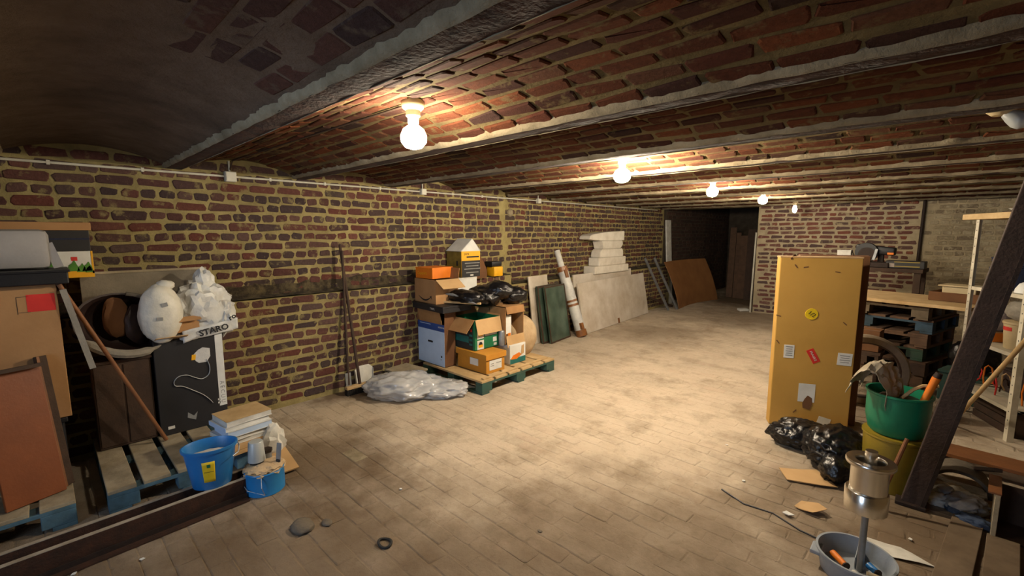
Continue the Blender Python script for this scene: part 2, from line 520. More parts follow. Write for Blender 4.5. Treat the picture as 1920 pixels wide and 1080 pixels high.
# ledge dirt: a thin uneven crust on the step
def crust(u, v):
    y = -1.6 + u * 11.3
    x = (WX_UP if y < Y_END else WX_FAR) - .02
    w = WX_LOW + .004 - x
    return Vector((x + v * w, y, (LEDGE if y < Y_END else LEDGE_FAR) + .012 + .012 * noise.noise(Vector((y * 6, v * 3, 0))) + (.05 * max(0, 1 - v * 2.2) * (.6 + noise.noise(Vector((y * 3, 4, 1)))))))
MB().grid(crust, 260, 6).build('dirt_crust', m_grime, wall_left, smooth=60)['kind'] = 'stuff'
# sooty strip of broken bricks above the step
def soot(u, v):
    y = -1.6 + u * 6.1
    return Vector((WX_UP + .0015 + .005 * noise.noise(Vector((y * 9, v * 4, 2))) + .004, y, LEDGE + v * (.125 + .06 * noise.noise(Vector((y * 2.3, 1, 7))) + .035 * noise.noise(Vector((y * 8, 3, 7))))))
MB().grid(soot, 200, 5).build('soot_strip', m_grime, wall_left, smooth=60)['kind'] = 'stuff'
MB().lathe([(.0, .03), (.03, .028), (.055, .012), (.06, 0)], 16, mx=Matrix.Translation((WX_FAR + .004, 4.72, 1.905)) @ Matrix.Rotation(PI / 2, 4, 'Y')).build('plaster_patch', m_fillet, wall_left, smooth=True)

# --- back wall with the doorway into the dark passage
XJ = -2.67          # jamb of the passage
XW = -.235          # where the whitewash begins
bw = MB()
bw.box(((XJ + XW) / 2, Y_BACK + .2, 1.15), (XW - XJ, .4, 2.4))
wall_back = tag(bw.build('wall_back', m_back_mortar), 'red brick wall at the far end of the cellar', kind='structure')
st2 = variants(.195, .054, .004, m_back_brick, 8, c=.012, j=.008)
hd2 = variants(.095, .054, .004, m_back_brick, 8, c=.012, j=.007)
items = []
for k in range(27):
    z = .05 + .0825 * k
    for c, h in bond(XJ, XW - .02, 0, LS=.195, LH=.095, gap=.03):
        items.append((wobble(AX_BACK), (c, Y_BACK, z + rng.uniform(-.003, .003)), rng.choice(hd2 if h else st2)))
lay(wall_back, items, m_back_brick, 300, 'brick', 'brickwork', score=lambda p: p[2] - .02 * p[0])
bw = MB()
bw.box(((XW + X_RIGHT) / 2, Y_BACK + .2, 1.15), (X_RIGHT - XW, .4, 2.4))
wall_white = tag(bw.build('wall_back_whitewashed', m_back_mortar), 'whitewashed rough brick wall right of the black downpipe', kind='structure')
st3 = variants(.205, .06, .006, m_white_brick, 6, j=.006)
hd3 = variants(.1, .06, .006, m_white_brick, 6, j=.006)
items = []
for k in range(27):
    z = .05 + .0825 * k
    for c, h in bond(XW + .03, X_RIGHT, k, gap=.018):
        items.append((wobble(AX_BACK, .02), (c, Y_BACK, z), rng.choice(hd3 if h else st3)))
lay(wall_white, items, m_white_brick, 300, 'brick', 'brickwork', score=lambda p: p[2] - .5 * max(0, p[0] - .4))
# passage side and end, right wall, front wall: rough mortar faces
m_gloom = mortar_mat('painted_gloom_mortar', '5a5045', '463d34', '2f2923')  # gloom of the unlit passage put into a darker mortar colour
m_gloom_brick = brick_mat('painted_gloom_brick', ['45352f', '4b3830', '3d322e', '523f36'], '5d5246', .6)  # bricks darkened the same way, passage gloom in their colour
w = MB(); w.box((WX_FAR - .2, (Y_GLOOM + Y_DEEP) / 2, 1.15), (.4, Y_DEEP - Y_GLOOM, 2.6))
wall_gloom = tag(w.build('wall_left_passage', m_gloom), 'brick side wall of the dark passage, gloom painted into its colour', kind='structure')
sst = variants(.2, .061, .006, m_gloom_brick, 5, j=.005)
items = []
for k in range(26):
    for c, h in bond(Y_GLOOM + .02, Y_DEEP, 0): items.append((wobble(AX_LEFT), (WX_FAR, c, .045 + COURSE * k), rng.choice(sst)))
lay(wall_gloom, items, m_gloom_brick, 300)
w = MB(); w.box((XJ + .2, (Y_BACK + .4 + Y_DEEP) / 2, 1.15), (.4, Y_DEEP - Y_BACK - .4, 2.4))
tag(w.build('wall_passage', m_gloom), 'side wall of the dark passage', kind='structure')
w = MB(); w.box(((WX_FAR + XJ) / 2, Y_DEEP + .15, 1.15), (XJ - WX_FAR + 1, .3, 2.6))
tag(w.build('wall_end', m_gloom), 'end wall of the dark passage', kind='structure')
w = MB(); w.box((X_RIGHT + .15, (Y_FRONT + Y_BACK) / 2, 1.15), (.3, Y_BACK - Y_FRONT + .6, 2.6))
wall_right = tag(w.build('wall_right', m_wall_mortar), 'brick wall on the right side of the cellar', kind='structure')
items = []
for k in range(27):
    z = .05 + COURSE * k
    for c, h in bond(Y_FRONT, Y_BACK, k):
        items.append((wobble(AX_RIGHT), (X_RIGHT, c, z), rng.choice(hd if h else st)))
lay(wall_right, items, m_wall_brick, 0)
w = MB()
w.box((-3.6, Y_FRONT - .15, 1.15), (2.6, .3, 2.6)); w.box((.55, Y_FRONT - .15, 1.15), (3, .3, 2.6)); w.box((-1.6, Y_FRONT - .15, 2.25), (1.4, .3, .4))
tag(w.build('wall_front', m_wall_mortar), 'front wall with the open cellar entrance', kind='structure')

# --- ceiling: shallow brick vaults sprung between steel beams
ZB, ZS, RISE = 2.12, 2.135, .105
FLANGE = .055
beams = [.795 + .97 * k for k in range(-4, 10)]
def vault_z(t): return ZS + RISE * (1 - (2 * t - 1) ** 2)
slab = MB(); slab.box(((WX_FAR + X_RIGHT) / 2, (Y_FRONT + Y_DEEP) / 2, 2.5), (X_RIGHT - WX_FAR + 1, Y_DEEP - Y_FRONT + 1, .1))
ceiling = tag(slab.build('ceiling', m_vault_mortar), 'vaulted brick ceiling between steel beams', kind='structure')
vs_ = variants(.205, .066, .006, m_vault_brick, 10, c=.010, j=.009)
vh_ = variants(.125, .066, .006, m_vault_brick, 8, c=.010, j=.008)
bs_ = variants(.212, .078, .0015, m_bay_brick, 6, c=.008, j=.005)
items = []; items0 = []
for b in range(len(beams)):
    y0 = beams[b] + FLANGE
    y1 = beams[b + 1] - FLANGE if b + 1 < len(beams) else Y_BACK + .3
    ya, yb = y0 - .02, y1 + .02
    plaster = abs(beams[b] - (.795 - .97)) < .01
    def vf(u, v, ya=ya, yb=yb):
        x = WX_FAR - .1 + u * (X_RIGHT - WX_FAR + .2)
        t = v
        return Vector((x, ya + t * (yb - ya), vault_z(t) + .006 * noise.noise(Vector((x * 3, t * 4 + ya, 0)))))
    MB().grid(vf, 80, 16).build('vault', m_plaster if plaster else m_vault_mortar, ceiling, smooth=60)
    if b + 1 >= len(beams): continue
    n = 10 if not plaster else 9
    for k in range(n):
        t = (k + .5 + (.35 if plaster else .0)) / (n + (.9 if plaster else .0))
        if plaster and k == n: continue
        x = WX_FAR + rng.random() * .22
        yy = ya + t * (yb - ya)
        dz = -4 * RISE * (2 * t - 1) / (yb - ya)
        tn = np.array([0, -1, -dz]); tn /= np.linalg.norm(tn)
        nn = np.cross([1, 0, 0], tn)
        A = np.stack([[1, 0, 0], tn, nn], axis=1)
        while x < X_RIGHT:
            hdr = rng.random() < .12
            L = .125 if hdr else .205
            p = (x + L / 2, yy + rng.uniform(-.004, .004), vault_z(t) - .001)
            if plaster:
                if p[0] > -2.15 + .35 * noise.noise(Vector((p[0] * 1.2, k * .5, 3))) + (n - k) * .10:
                    items0.append((wobble(A, .015), p, rng.choice(bs_)))
                x += .205 + .02
            else:
                items.append((wobble(A, .02), p, rng.choice(vh_ if hdr else vs_)))
                x += L + .019 + rng.uniform(-.004, .006)
both = [(A, p, s) for A, p, s in items]
def split_lay(its, mat, limit):
    lay(ceiling, its, mat, limit)
split_lay(items0, m_bay_brick, 80)
split_lay(items, m_vault_brick, 220)

def fillet(y, side, z=ZB):
    """rough mortar lip beside a flange"""
    def fn(u, v):
        x = WX_UP + u * (X_RIGHT - WX_UP)
        wv = .017 + .010 * noise.noise(Vector((x * 9, y, side))) + .010 * noise.noise(Vector((x * 23, y, side)))
        a = [(0, .004), (0, -.003), (wv * .6, .004), (wv, .016), (wv * 1.2, .034)][int(round(v * 4))]
        return Vector((x, y + side * (a[0]), z + a[1] + .004 * noise.noise(Vector((x * 9, v * 2, y)))))
    return fn
for i, y in enumerate(beams):
    far = Y_BACK
    t = bpy.data.objects.new('trim_%d' % (i + 1), None); COL.objects.link(t); t.location = (0, 0, 0)
    tag(t, 'rusty steel ceiling beam, number %d from the front' % (i + 1), kind='structure')
    g = MB()
    L = X_RIGHT - WX_UP
    def fln(u, v, y=y):
        x = WX_UP - .05 + u * (L + .1)
        a = [(-1, .014), (-1, .0), (-.4, -.002), (.4, -.002), (1, .0), (1, .014)][int(round(v * 5))]
        rg = .004 * noise.noise(Vector((x * 14, y, a[0])))
        return Vector((x, y + a[0] * FLANGE + rg, ZB + a[1] + .003 * noise.noise(Vector((x * 20, a[0] * 3, y)))))
    g.grid(fln, 160, 5)
    g.build('flange', m_beam, t, smooth=50)
    g = MB(); g.box((WX_UP + L / 2, y, ZB + .1), (L, .012, .18)); g.build('web', m_beam, t)
    g = MB()
    for s in (-1, 1):
        g.grid(fillet(y + s * (FLANGE - .002), s), 220, 4)
    g.build('mortar_lip', m_fillet, t, smooth=60)

# ------------------------------------------------------------------ wiring and lamps
t = thing('cable_conduit', 'white plastic cable conduit along the top of the left wall', 'conduit')
MB().cyl((WX_UP + .016, Y_FRONT, 2.093), (WX_UP + .016, Y_END, 2.093), .009, seg=8).build('pipe', m_conduit, t, smooth=True)
MB().cyl((WX_FAR + .09, Y_END, 2.093), (WX_FAR + .03, 9.3, 2.10), .009, seg=8).build('pipe', m_conduit, t, smooth=True)
g = MB()
for yy in [-.6, .1, .6, 1.5, 2.0, 2.6, 3.6, 4.1]: g.box((WX_UP + .012, yy, 2.093), (.026, .018, .03))
g.build('pipe_clips', m_conduit, t)
for i, (yy, xx, s, lb) in enumerate([(1.18, WX_UP, .085, 'white junction box with rising cable, nearest the plastered vault'), (3.15, WX_UP, .07, 'white junction box above the broom and second bay lamp'), (5.25, WX_FAR + .06, .07, 'small white junction box above the leaning boards')]):
    t = thing('junction_box', lb, 'junction box', (xx, yy, 2.09), group='junction boxes on the conduit')
    MB().box((.03, 0, 0), (.05, s, s * 1.0), bev=.006).build('body', m_conduit, t)
    MB().box((.057, 0, 0), (.006, s * .86, s * .86), bev=.002).build('cover', m_conduit, t)
    g = MB(); g.cyl((.02, 0, s / 2), (.02, 0, .13), .008, seg=8); g.build('riser_cable', m_conduit, t)
XL = -1.86
lamp_bays = [1.28, 3.22, 5.16, 7.10, 9.04]
lamp_lab = ['lit bulb in a round white holder in the nearest lamp bay', 'lit bulb, second from the camera, with the strongest glare', 'lit bulb third along the row of ceiling lamps', 'lit bulb fourth along the row of ceiling lamps', 'small lit bulb farthest away, before the far brick wall']
zc = ZS + RISE
for i, yy in enumerate(lamp_bays):
    zz = zc - (.015, .02, .02, .01, .07)[i]
    t = thing('ceiling_lamp', lamp_lab[i], 'lamp', (XL, yy, zz), group='row of bare ceiling bulbs')
    g = MB(); g.lathe([(0, .012), (.052, .012), (.055, -.004), (.05, -.022), (.035, -.034), (0, -.034)], 20); g.build('base', m_cream, t, smooth=True)
    g = MB(); g.lathe([(.034, -.03), (.034, -.058), (.026, -.066), (.026, -.09), (0, -.09)], 18); g.build('socket', m_cream, t, smooth=True)
    if i == 4: g = MB(); g.cyl((0, 0, -.02), (0, 0, .1), .006, seg=6); g.build('pendant_cord', m_black, t)
    R = (.062, .066, .06, .06, .036)[i]
    g = MB(); g.lathe([(.018, -.088), (.024, -.1), (R * .8, -.12), (R, -.15), (R * .95, -.178), (R * .65, -.202), (0, -.214)], 20); g.build('bulb', m_bulbs[i], t, smooth=True)
pts = [(WX_UP + .02, 1.18, 2.14), (WX_UP + .05, 1.2, 2.222), (-4.2, 1.22, 2.23), (-3.2, 1.25, 2.232), (-2.3, 1.27, 2.228), (XL - .05, 1.28, 2.225)]
o = MB().tube(pts, .006, 6).build('lamp_cable', m_wood_dark, smooth=True); tag(o, 'thin cable along the vault to the nearest lamp', 'cable')
t = thing('spare_lamp', 'unlit white lamp fitting on the ceiling at upper right', 'lamp', (.16, 3.25, 2.20))
MB().lathe([(0, .03), (.05, .03), (.052, 0), (.03, -.02), (0, -.02)], 18).build('base', m_cream, t, smooth=True)
MB().lathe([(.02, -.02), (.032, -.05), (.04, -.08), (.036, -.105), (.02, -.12), (0, -.124)], 16, mx=Matrix.Rotation(-.9, 4, 'Y')).build('globe', m_cup, t, smooth=True)
MB().tube([(.04, 0, -.03), (.1, .02, -.06), (.14, .02, -.03), (.2, 0, .02)], .006, 6).build('flex', m_black, t)
o = MB().tube([(XW + .0, Y_BACK - .04, .0), (XW, Y_BACK - .04, 1.2), (XW + .01, Y_BACK - .04, 2.2)], .022, 10).build('downpipe', m_rust_dark, smooth=True)
tag(o, 'thin black downpipe on the far wall beside the whitewash', 'pipe')

# ------------------------------------------------------------------ builders
def carton(t, w, d, h, mat, bev=.004, lid_gap=True, tape=True, name='body'):
    """closed carton, local: x width, y depth, base at z=0"""
    MB().box((0, 0, h / 2), (w, d, h - .006), bev=bev).build(name, mat, t)
    if lid_gap:
        MB().box((0, d / 4 + .001, h - .002), (w - .004, d / 2 - .003, .005)).build('flap', mat, t)
        MB().box((0, -d / 4 - .001, h - .002), (w - .004, d / 2 - .003, .005)).build('flap', mat, t)
    if tape: MB().box((0, 0, h + .0012), (w - .002, .05, .002)).build('tape', m_tape, t)
def open_box(t, w, d, h, mat, inner=None, th=.006):
    g = MB()
    g.box((0, 0, th / 2), (w, d, th))
    for s in (-1, 1):
        g.box((s * (w / 2 - th / 2), 0, h / 2), (th, d, h)); g.box((0, s * (d / 2 - th / 2), h / 2), (w - 2 * th - .0004, th, h))
    return g.build('body', mat, t)
def flap(t, side, w, d, h, ln, ang, mat, th=.005, frac=1.0):
    """hinged flap: side in '+x','-x','+y','-y'; ang 0 = straight up, 90 = level outwards, >90 hanging"""
    a = math.radians(ang)
    ax = side[1]; s = 1 if side[0] == '+' else -1
    span = (d if ax == 'x' else w) * frac
    out = Vector((s, 0, 0)) if ax == 'x' else Vector((0, s, 0))
    hinge = out * ((w if ax == 'x' else d) / 2 + th * .6) + Vector((0, 0, h))
    dirv = out * math.sin(a) + Vector((0, 0, math.cos(a)))
    along = Vector((0, 1, 0)) if ax == 'x' else Vector((1, 0, 0))
    nrm = dirv.cross(along)
    m = Matrix((along, dirv, nrm)).transposed().to_4x4(); m.translation = hinge
    k = span / 2
    return MB().prism([(-k, 0), (k, 0), (k * .97, ln), (-k * .97, ln)], th, mx=m).build('flap', mat, t)
def patch(t, name, c, d, mat, face, lift=.0012, rot=0, th=.0016):
    """thin printed panel or label on a face: c = centre in the face plane"""
    if face == 'x': mx = Matrix.Translation(c) @ Matrix.Rotation(rot, 4, 'X'); dd = (th, d[0], d[1])
    elif face == 'y': mx = Matrix.Translation(c) @ Matrix.Rotation(rot, 4, 'Y'); dd = (d[0], th, d[1])
    else: mx = Matrix.Translation(c) @ Matrix.Rotation(rot, 4, 'Z'); dd = (d[0], d[1], th)
    return MB().box((0, 0, 0), dd, mx=mx).build(name, mat, t)
_pal = {}
def pallet(label, loc, rz, L, Wd, nb, paint, group=None, deck=None, gap=.035):
    """deck boards along local x (length L) spaced across local y (width Wd); base z=0"""
    t = thing('pallet', label, 'pallet', loc, rz, group)
    deck = deck or m_wood_grey
    bwid = (Wd - gap * (nb - 1)) / nb
    me = None
    for k in range(nb):
        yy = -Wd / 2 + bwid / 2 + k * (bwid + gap)
        if me is None:
            o = MB().box((0, 0, 0), (L, bwid, .022), bev=.003).build('deck_board', deck, t); me = o.data
        else:
            o = bpy.data.objects.new('deck_board', me); COL.objects.link(o); o.parent = t
        o.location = (0, yy, .133); o.rotation_euler = (0, 0, random.uniform(-.006, .006))
    sm = None
    for xx in (-L / 2 + .05, 0, L / 2 - .05):
        if sm is None:
            o = MB().box((0, 0, 0), (.1, Wd, .022), bev=.002).build('stringer_board', paint, t); sm = o.data
        else:
            o = bpy.data.objects.new('stringer_board', sm); COL.objects.link(o); o.parent = t
        o.location = (xx, 0, .111)
    bm_ = None
    for xx in (-L / 2 + .05, 0, L / 2 - .05):
        for yy in (-Wd / 2 + .07, 0, Wd / 2 - .07):
            if bm_ is None:
                o = MB().box((0, 0, 0), (.1, .14, .078), bev=.004).build('block', paint, t); bm_ = o.data
            else:
                o = bpy.data.objects.new('block', bm_); COL.objects.link(o); o.parent = t
            o.location = (xx, yy, .061)
    rm = None
    for yy in (-Wd / 2 + .05, 0, Wd / 2 - .05):
        if rm is None:
            o = MB().box((0, 0, 0), (L, .1, .022), bev=.002).build('runner_board', paint, t); rm = o.data
        else:
            o = bpy.data.objects.new('runner_board', rm); COL.objects.link(o); o.parent = t
        o.location = (0, yy, .011)
    return t

# ------------------------------------------------------------------ LEFT: stores on two pallets
pallet('blue painted pallet at far left under the cartons', (-3.85, -.40, 0), 0, .96, .84, 5, m_pal_blue, 'pallets along the left wall')
pallet('blue painted pallet under the black carton, with bare deck', (-3.82, .545, 0), 0, .98, .79, 5, m_pal_blue, 'pallets along the left wall')

# dark crate, tall carton, black tray, grey crate
t = thing('dark_crate', 'black storage crate under the tall tan carton', 'crate', (-4.03, -.27, .144))
MB().box((0, 0, .18), (.5, .58, .352), bev=.012).build('body', m_black, t)
MB().box((0, 0, .345), (.53, .61, .03), bev=.006).build('rim', m_black, t)
t = thing('tall_carton', 'tall tan carton with a red label under the black tray', 'carton', (-4.04, -.27, .506))
carton(t, .56, .65, .81, m_card)
patch(t, 'label', (.2805, .256, .73 - .02), (.115, .10), m_red, 'x')
g = MB()
for a, b, c, d in ((.16, .70, .002, .10),(.185, .75, .05, .002), (.185, .66, .05, .002)): g.box((.2805, a + .0, b - .0), (.0016, c, d))
g.build('print', m_ink, t)
flp = MB().bar((.30, .35, .78), (.30, .44, .28), .03, .012, up=(1, 0, 0)).build('flap', m_grey_cloth, t)
tag(flp, 'grey strip hanging from the corner of the carton')
t = thing('black_tray', 'shallow black tray lid on top of the tall tan carton', 'tray', (-3.87, -.27, 1.321))
MB().box((0, 0, .04), (.36, .76, .075), bev=.006).build('body', m_black, t)
MB().box((0, 0, .076), (.38, .78, .012), bev=.004).build('rim', m_black, t)
t = thing('storage_bin', 'light grey plastic bin standing on the black tray', 'bin', (-3.98, -.30, 1.404))
g = MB()
g.box((0, 0, .118), (.30, .70, .232), bev=.035); g.build('body', m_crate, t, smooth=True)
MB().box((.152, -.12, .09), (.006, .30, .16), bev=.002).build('panel', m_white, t)
MB().box((.08, .36, .08), (.1, .045, .15), rot=Matrix.Rotation(.25, 3, 'X')).build('side_rib', m_crate, t)
t = thing('plant_carton', 'white and yellow carton printed with green leaves', 'carton', (-4.24, .06, 1.322))
MB().box((0, 0, .0875), (.19, .385, .175), bev=.003).build('body', m_white, t)
patch(t, 'print_band', (.0958, 0, .022), (.384, .043), m_gold, 'x')
patch(t, 'print_edge', (.0958, .187, .1), (.01, .15), m_gold, 'x')
patch(t, 'label', (.0958, .10, .125), (.03, .026), m_red, 'x')
for (a, b, c) in ((-.01, .06, 1), (.03, .055, .8), (.09, .062, 1.1), (.13, .055, .8), (.16, .06, .9), (.185, .05, .6)):
    g = MB()
    pp = [(-.03 * c, -.018), (.03 * c, -.018), (.022 * c, .012), (.008 * c, .05 * c), (-.004 * c, .03 * c), (-.016 * c, .022 * c)]
    g.prism(pp, .0016, mx=Matrix.Translation((.096, min(a, .165), b)) @ Matrix(((0, 0, 1, 0), (1, 0, 0, 0), (0, 1, 0, 0), (0, 0, 0, 1))))
    g.build('leaf_print', m_leaf, t)
t = thing('dark_carton', 'black carton with a bare cardboard lid, topmost at far left', 'carton', (-4.24, -.19, 1.4985))
MB().box((0, 0, .068), (.2, .87, .134), bev=.003).build('body', m_blackcard, t)
MB().box((0, 0, .162), (.215, .895, .052), bev=.003).build('lid', m_card, t)
patch(t, 'print_band', (.1008, 0, .08), (.868, .012), m_navy, 'x')

# red-brown board and companions standing on the front of the pallet
t = thing('cupboard_door', 'reddish brown wooden panel leaning on the tan carton', 'panel', (-3.50, -.125, .1445), math.radians(20.0))
MB().box((-.07, 0, .365), (.022, .245, .735), bev=.003, rot=Matrix.Rotation(math.radians(-11), 3, 'Y')).build('panel', m_wood_red, t)
MB().box((-.10, .0, .735), (.05, .25, .02), rot=Matrix.Rotation(math.radians(-9), 3, 'Y')).build('top_edge', m_wood_dark, t)
t = thing('dark_board', 'narrow dark brown board behind the reddish panel', 'board', (-3.60, .0, .1445), math.radians(20))
MB().box((-.07, 0, .385), (.03, .05, .77), bev=.003, rot=Matrix.Rotation(math.radians(-11), 3, 'Y')).build('board', m_wood_dark, t)
MB().box((-.052, -.015, .385), (.006, .012, .775), rot=Matrix.Rotation(math.radians(-11), 3, 'Y')).build('edge_strip', m_wood_mid, t)
t = thing('broomstick', 'thin brown wooden stick leaning on the corner of the tan carton', 'stick', (-3.88, .51, .145))
MB().cyl((0, 0, .01), (.13, -.45, 1.19), .013, .012, seg=10).build('stick', m_wood_mid, t, smooth=True)
MB().lathe([(.0125, 0), (.015, .006), (.012, .02), (0, .024)], 10, mx=Matrix.Translation((.128, -.443, 1.17)) @ Matrix.Rotation(.36, 4, 'X')).build('end_cap', m_wood_dark, t)

# cement board, brown cabinet, bucket chair, filled sack, crumpled bag, black carton
t = thing('cement_board', 'stained grey board leaning on the wall behind the white sack', 'board', (-4.235, .55, .1445))
MB().box((-.045, 0, .597), (.014, .74, 1.19), bev=.002, rot=Matrix.Rotation(math.radians(-2), 3, 'Y')).build('board', m_cement, t)
MB().box((-.066, 0, 1.192), (.03, .75, .016), rot=Matrix.Rotation(math.radians(-2), 3, 'Y')).build('top_edge', m_wood_grey, t)
t = thing('brown_cabinet', 'dark brown chest standing left of the black printed carton', 'cabinet', (-4.10, .325, .1445))
MB().box((0, 0, .30), (.2, .31, .595), bev=.006).build('body', m_wood_dark, t)
for k in (-1, 1): MB().box((.102, k * .076, .3), (.008, .14, .56), bev=.003).build('door', m_wood_dark, t)
MB().box((0, 0, .605), (.22, .33, .02), bev=.004).build('top', m_wood_dark, t)

t = thing('bucket_chair', 'dark brown tub chair shell with a grey rim on the chest', 'chair', (-4.045, .37, .99))
mx = Matrix.Rotation(math.radians(-18), 4, 'X') @ Matrix.Rotation(math.radians(72), 4, 'Y') @ Matrix.Scale(.8, 4, (1, 0, 0))
MB().lathe([(0, -.16), (.12, -.155), (.20, -.12), (.25, -.05), (.27, .02), (.255, .02), (.235, -.045), (.185, -.105), (.11, -.135), (0, -.14)], 28, mx=mx).build('shell', m_leather, t, smooth=True)
pts = [mx @ Vector((.262 * math.cos(a), .262 * math.sin(a), .022)) for a in [2 * PI * k / 40 for k in range(-3, 22)]]
MB().tube(pts, .014, 8).build('rim', m_grey_cloth, t, smooth=True)
pts = [mx @ Vector((.262 * math.cos(a), .262 * math.sin(a), .03)) for a in [2 * PI * k / 40 for k in range(-5, 6)]]
MB().tube(pts, [.01] + [.03] * 9 + [.01], 8).build('armrest', m_grey_cloth, t, smooth=True)
for q in ((-.035, -.04, .05), (-.03, .07, -.01)):
    MB().blob(q, (.035, .07, .13), .2, 2, 5 + q[1], 3, rz=.3).build('seat_fold', m_card_dark if q[1] < 0 else m_leather, t, smooth=30)

t = thing('filled_sack', 'plump white plastic sack with two grey marks, on the tub chair', 'sack', (-3.96, .56, .86))
g = MB(); g.blob((0, 0, .185), (.085, .125, .205), .10, 1.8, 3, 4, sharp=.6); g.build('sack', m_white_sack, t, smooth=180)
MB().blob((-.02, .04, .385), (.035, .05, .035), .25, 2.6, 9, 3).build('knot', m_white_sack, t, smooth=180)
patch(t, 'mark', (.088, .012, .26), (.035, .028), m_greyink, 'x', rot=.2)
patch(t, 'mark', (.089, -.022, .165), (.035, .022), m_greyink, 'x', rot=-.1)

t = thing('black_carton', 'black printed carton with white side strip and hose picture', 'carton', (-4.11, .71, .1445))
bc_w, bc_d, bc_h = .27, .425, .71
MB().box((0, 0, bc_h / 2), (bc_w, bc_d, bc_h), bev=.004).build('body', m_blackcard, t)
fx = bc_w / 2 + .001
patch(t, 'side_strip', (fx, .187, .42), (.05, .575), m_white, 'x')
text('A E C U U', .04, m_greyink, t, (fx + .0018, .187, .24), (PI / 2, PI / 2, PI / 2))
# printed picture of a hose and its machine
def hose(pts): return [(fx + .001, a, b) for a, b in pts]
sp = []
ctrl = [(.10, .52), (.115, .46), (.105, .40), (.06, .375), (.01, .40), (-.03, .425), (-.08, .425), (-.11, .395), (-.105, .36), (-.06, .345), (.0, .30), (.06, .25), (.10, .20), (.12, .165)]
for i in range(len(ctrl) - 1):
    p0 = ctrl[max(i - 1, 0)]; p1 = ctrl[i]; p2 = ctrl[i + 1]; p3 = ctrl[min(i + 2, len(ctrl) - 1)]
    for q in range(4):
        u = q / 4
        sp.append(tuple(.5 * (2 * p1[j] + (p2[j] - p0[j]) * u + (2 * p0[j] - 5 * p1[j] + 4 * p2[j] - p3[j]) * u * u + (3 * p1[j] - p0[j] - 3 * p2[j] + p3[j]) * u ** 3) for j in (0, 1)))
MB().tube(hose(sp), .0095, 6, flat=.25).build('hose_print', m_crumple, t)
YZ = Matrix(((0, 0, 1, 0), (1, 0, 0, 0), (0, 1, 0, 0), (0, 0, 0, 1)))
MB().prism([(.03, .52), (.05, .50), (.10, .50), (.125, .54), (.125, .60), (.08, .615), (.05, .60), (.02, .57)], .002, mx=Matrix.Translation((fx, 0, 0)) @ YZ).build('machine_print', m_crumple, t)
MB().prism([(.005, .53), (.03, .53), (.035, .57), (.01, .57)], .0025, mx=Matrix.Translation((fx, 0, 0)) @ YZ).build('machine_print', m_gold, t)
MB().prism([(-.05, .10), (.0, .07), (.015, .13), (-.01, .105), (-.045, .14)], .002, mx=Matrix.Translation((fx, 0, 0)) @ YZ).build('nozzle_print', m_greyink, t)
patch(t, 'label', (fx, -.15, .055), (.04, .022), m_paper, 'x')
for q in (.16, .185): patch(t, 'label', (fx, .16, q), (.016, .014), m_paper, 'x')
flap(t, '+x', bc_w, bc_d, bc_h, .10, 72, m_card_pale, frac=.45).location = (0, -.11, 0)
patch(t, 'side_tab', (fx, -.0, .69), (.2, .03), m_blackcard, 'x')

t = thing('crumpled_bag', 'crumpled white plastic bag with black letters over the black carton', 'bag', (-4.1, .83, .856))
g = MB(); g.blob((0, .0, .17), (.11, .17, .19), .30, 1.3, 11, 4, sharp=1.5)
g.blob((-.02, .03, .34), (.05, .06, .13), .35, 1.5, 14, 3, sharp=1.4); g.blob((.03, .14, .1), (.08, .06, .12), .35, 1.5, 17, 3, sharp=1.4)
g.build('bag', m_crumple, t, smooth=22)
def band(u, v):
    y = -.16 + u * .36
    return Vector((.155 + .012 * noise.noise(Vector((y * 9, v * 2, 0))), y, -.035 + v * .085 + .05 * u + .012 * noise.noise(Vector((y * 8, v, 5)))))
MB().grid(band, 24, 5, .002).build('printed_edge', m_crumple, t, smooth=180)
text('STARO', .062, m_ink, t, (.172, .035, .032), (PI / 2, -.16, PI / 2), bold=.002)
text('ro', .055, m_ink, t, (.172, .16, .115), (PI / 2, -.5, PI / 2), bold=.002)
MB().blob((.08, -.10, .0), (.06, .09, .04), .25, 2.4, 4, 3).build('loose_end', m_crumple, t, smooth=180)
t = thing('small_carton', 'small brown open carton under the crumpled white bag', 'carton', (-4.02, .69, .895), .2)
MB().box((0, 0, .055), (.12, .17, .11), bev=.003).build('body', m_card, t)
flap(t, '+x', .12, .17, .11, .05, 120, m_card)

# stack of books and paper
books = [(.03, 0, .26, .30, m_card_pale, 'loose pale cardboard offcut at the bottom of the paper stack'), (.035, 5, .24, .29, m_card_pale, 'second cardboard layer of the paper stack'), (.03, -4, .235, .28, m_paper, 'white ream above the cardboard in the paper stack'), (.028, 3, .24, .285, m_paper, 'ream with ruffled edges in the middle of the paper stack'), (.045, -2, .23, .28, m_palecard, 'pale blue thick catalogue in the paper stack'), (.03, 2, .235, .285, m_white, 'white catalogue second from the top of the paper stack'), (.04, -1, .24, .29, m_paper, 'thick white catalogue with pale yellow cover on top')]
z = .1445
for i, (h, a, w_, l_, mt, lb) in enumerate(books):
    t = thing('paper_stack' if i < 4 else 'catalogue', lb, 'book', (-3.42 + .01 * math.sin(i * 2), .87 + .012 * math.cos(i * 3), z), math.radians(a + 8), 'stacked books and paper on the pallet corner')
    if mt is m_card_pale:
        MB().box((0, 0, h / 2), (w_, l_, h - .002), bev=.002).build('body', mt, t)
    else:
        MB().box((0, 0, h / 2), (w_ - .006, l_ - .006, h - .006)).build('pages', mt, t)
        MB().box((0, 0, h - .002), (w_, l_, .0035)).build('cover', m_wood_pale if i == 6 else m_white, t)
        MB().box((0, 0, .002), (w_, l_, .0035)).build('cover', m_white, t)
        if i in (4, 5): MB().box((0, -l_ / 2, h / 2), (w_, .004, h)).build('spine', m_palecard, t)
    z += h + .0005
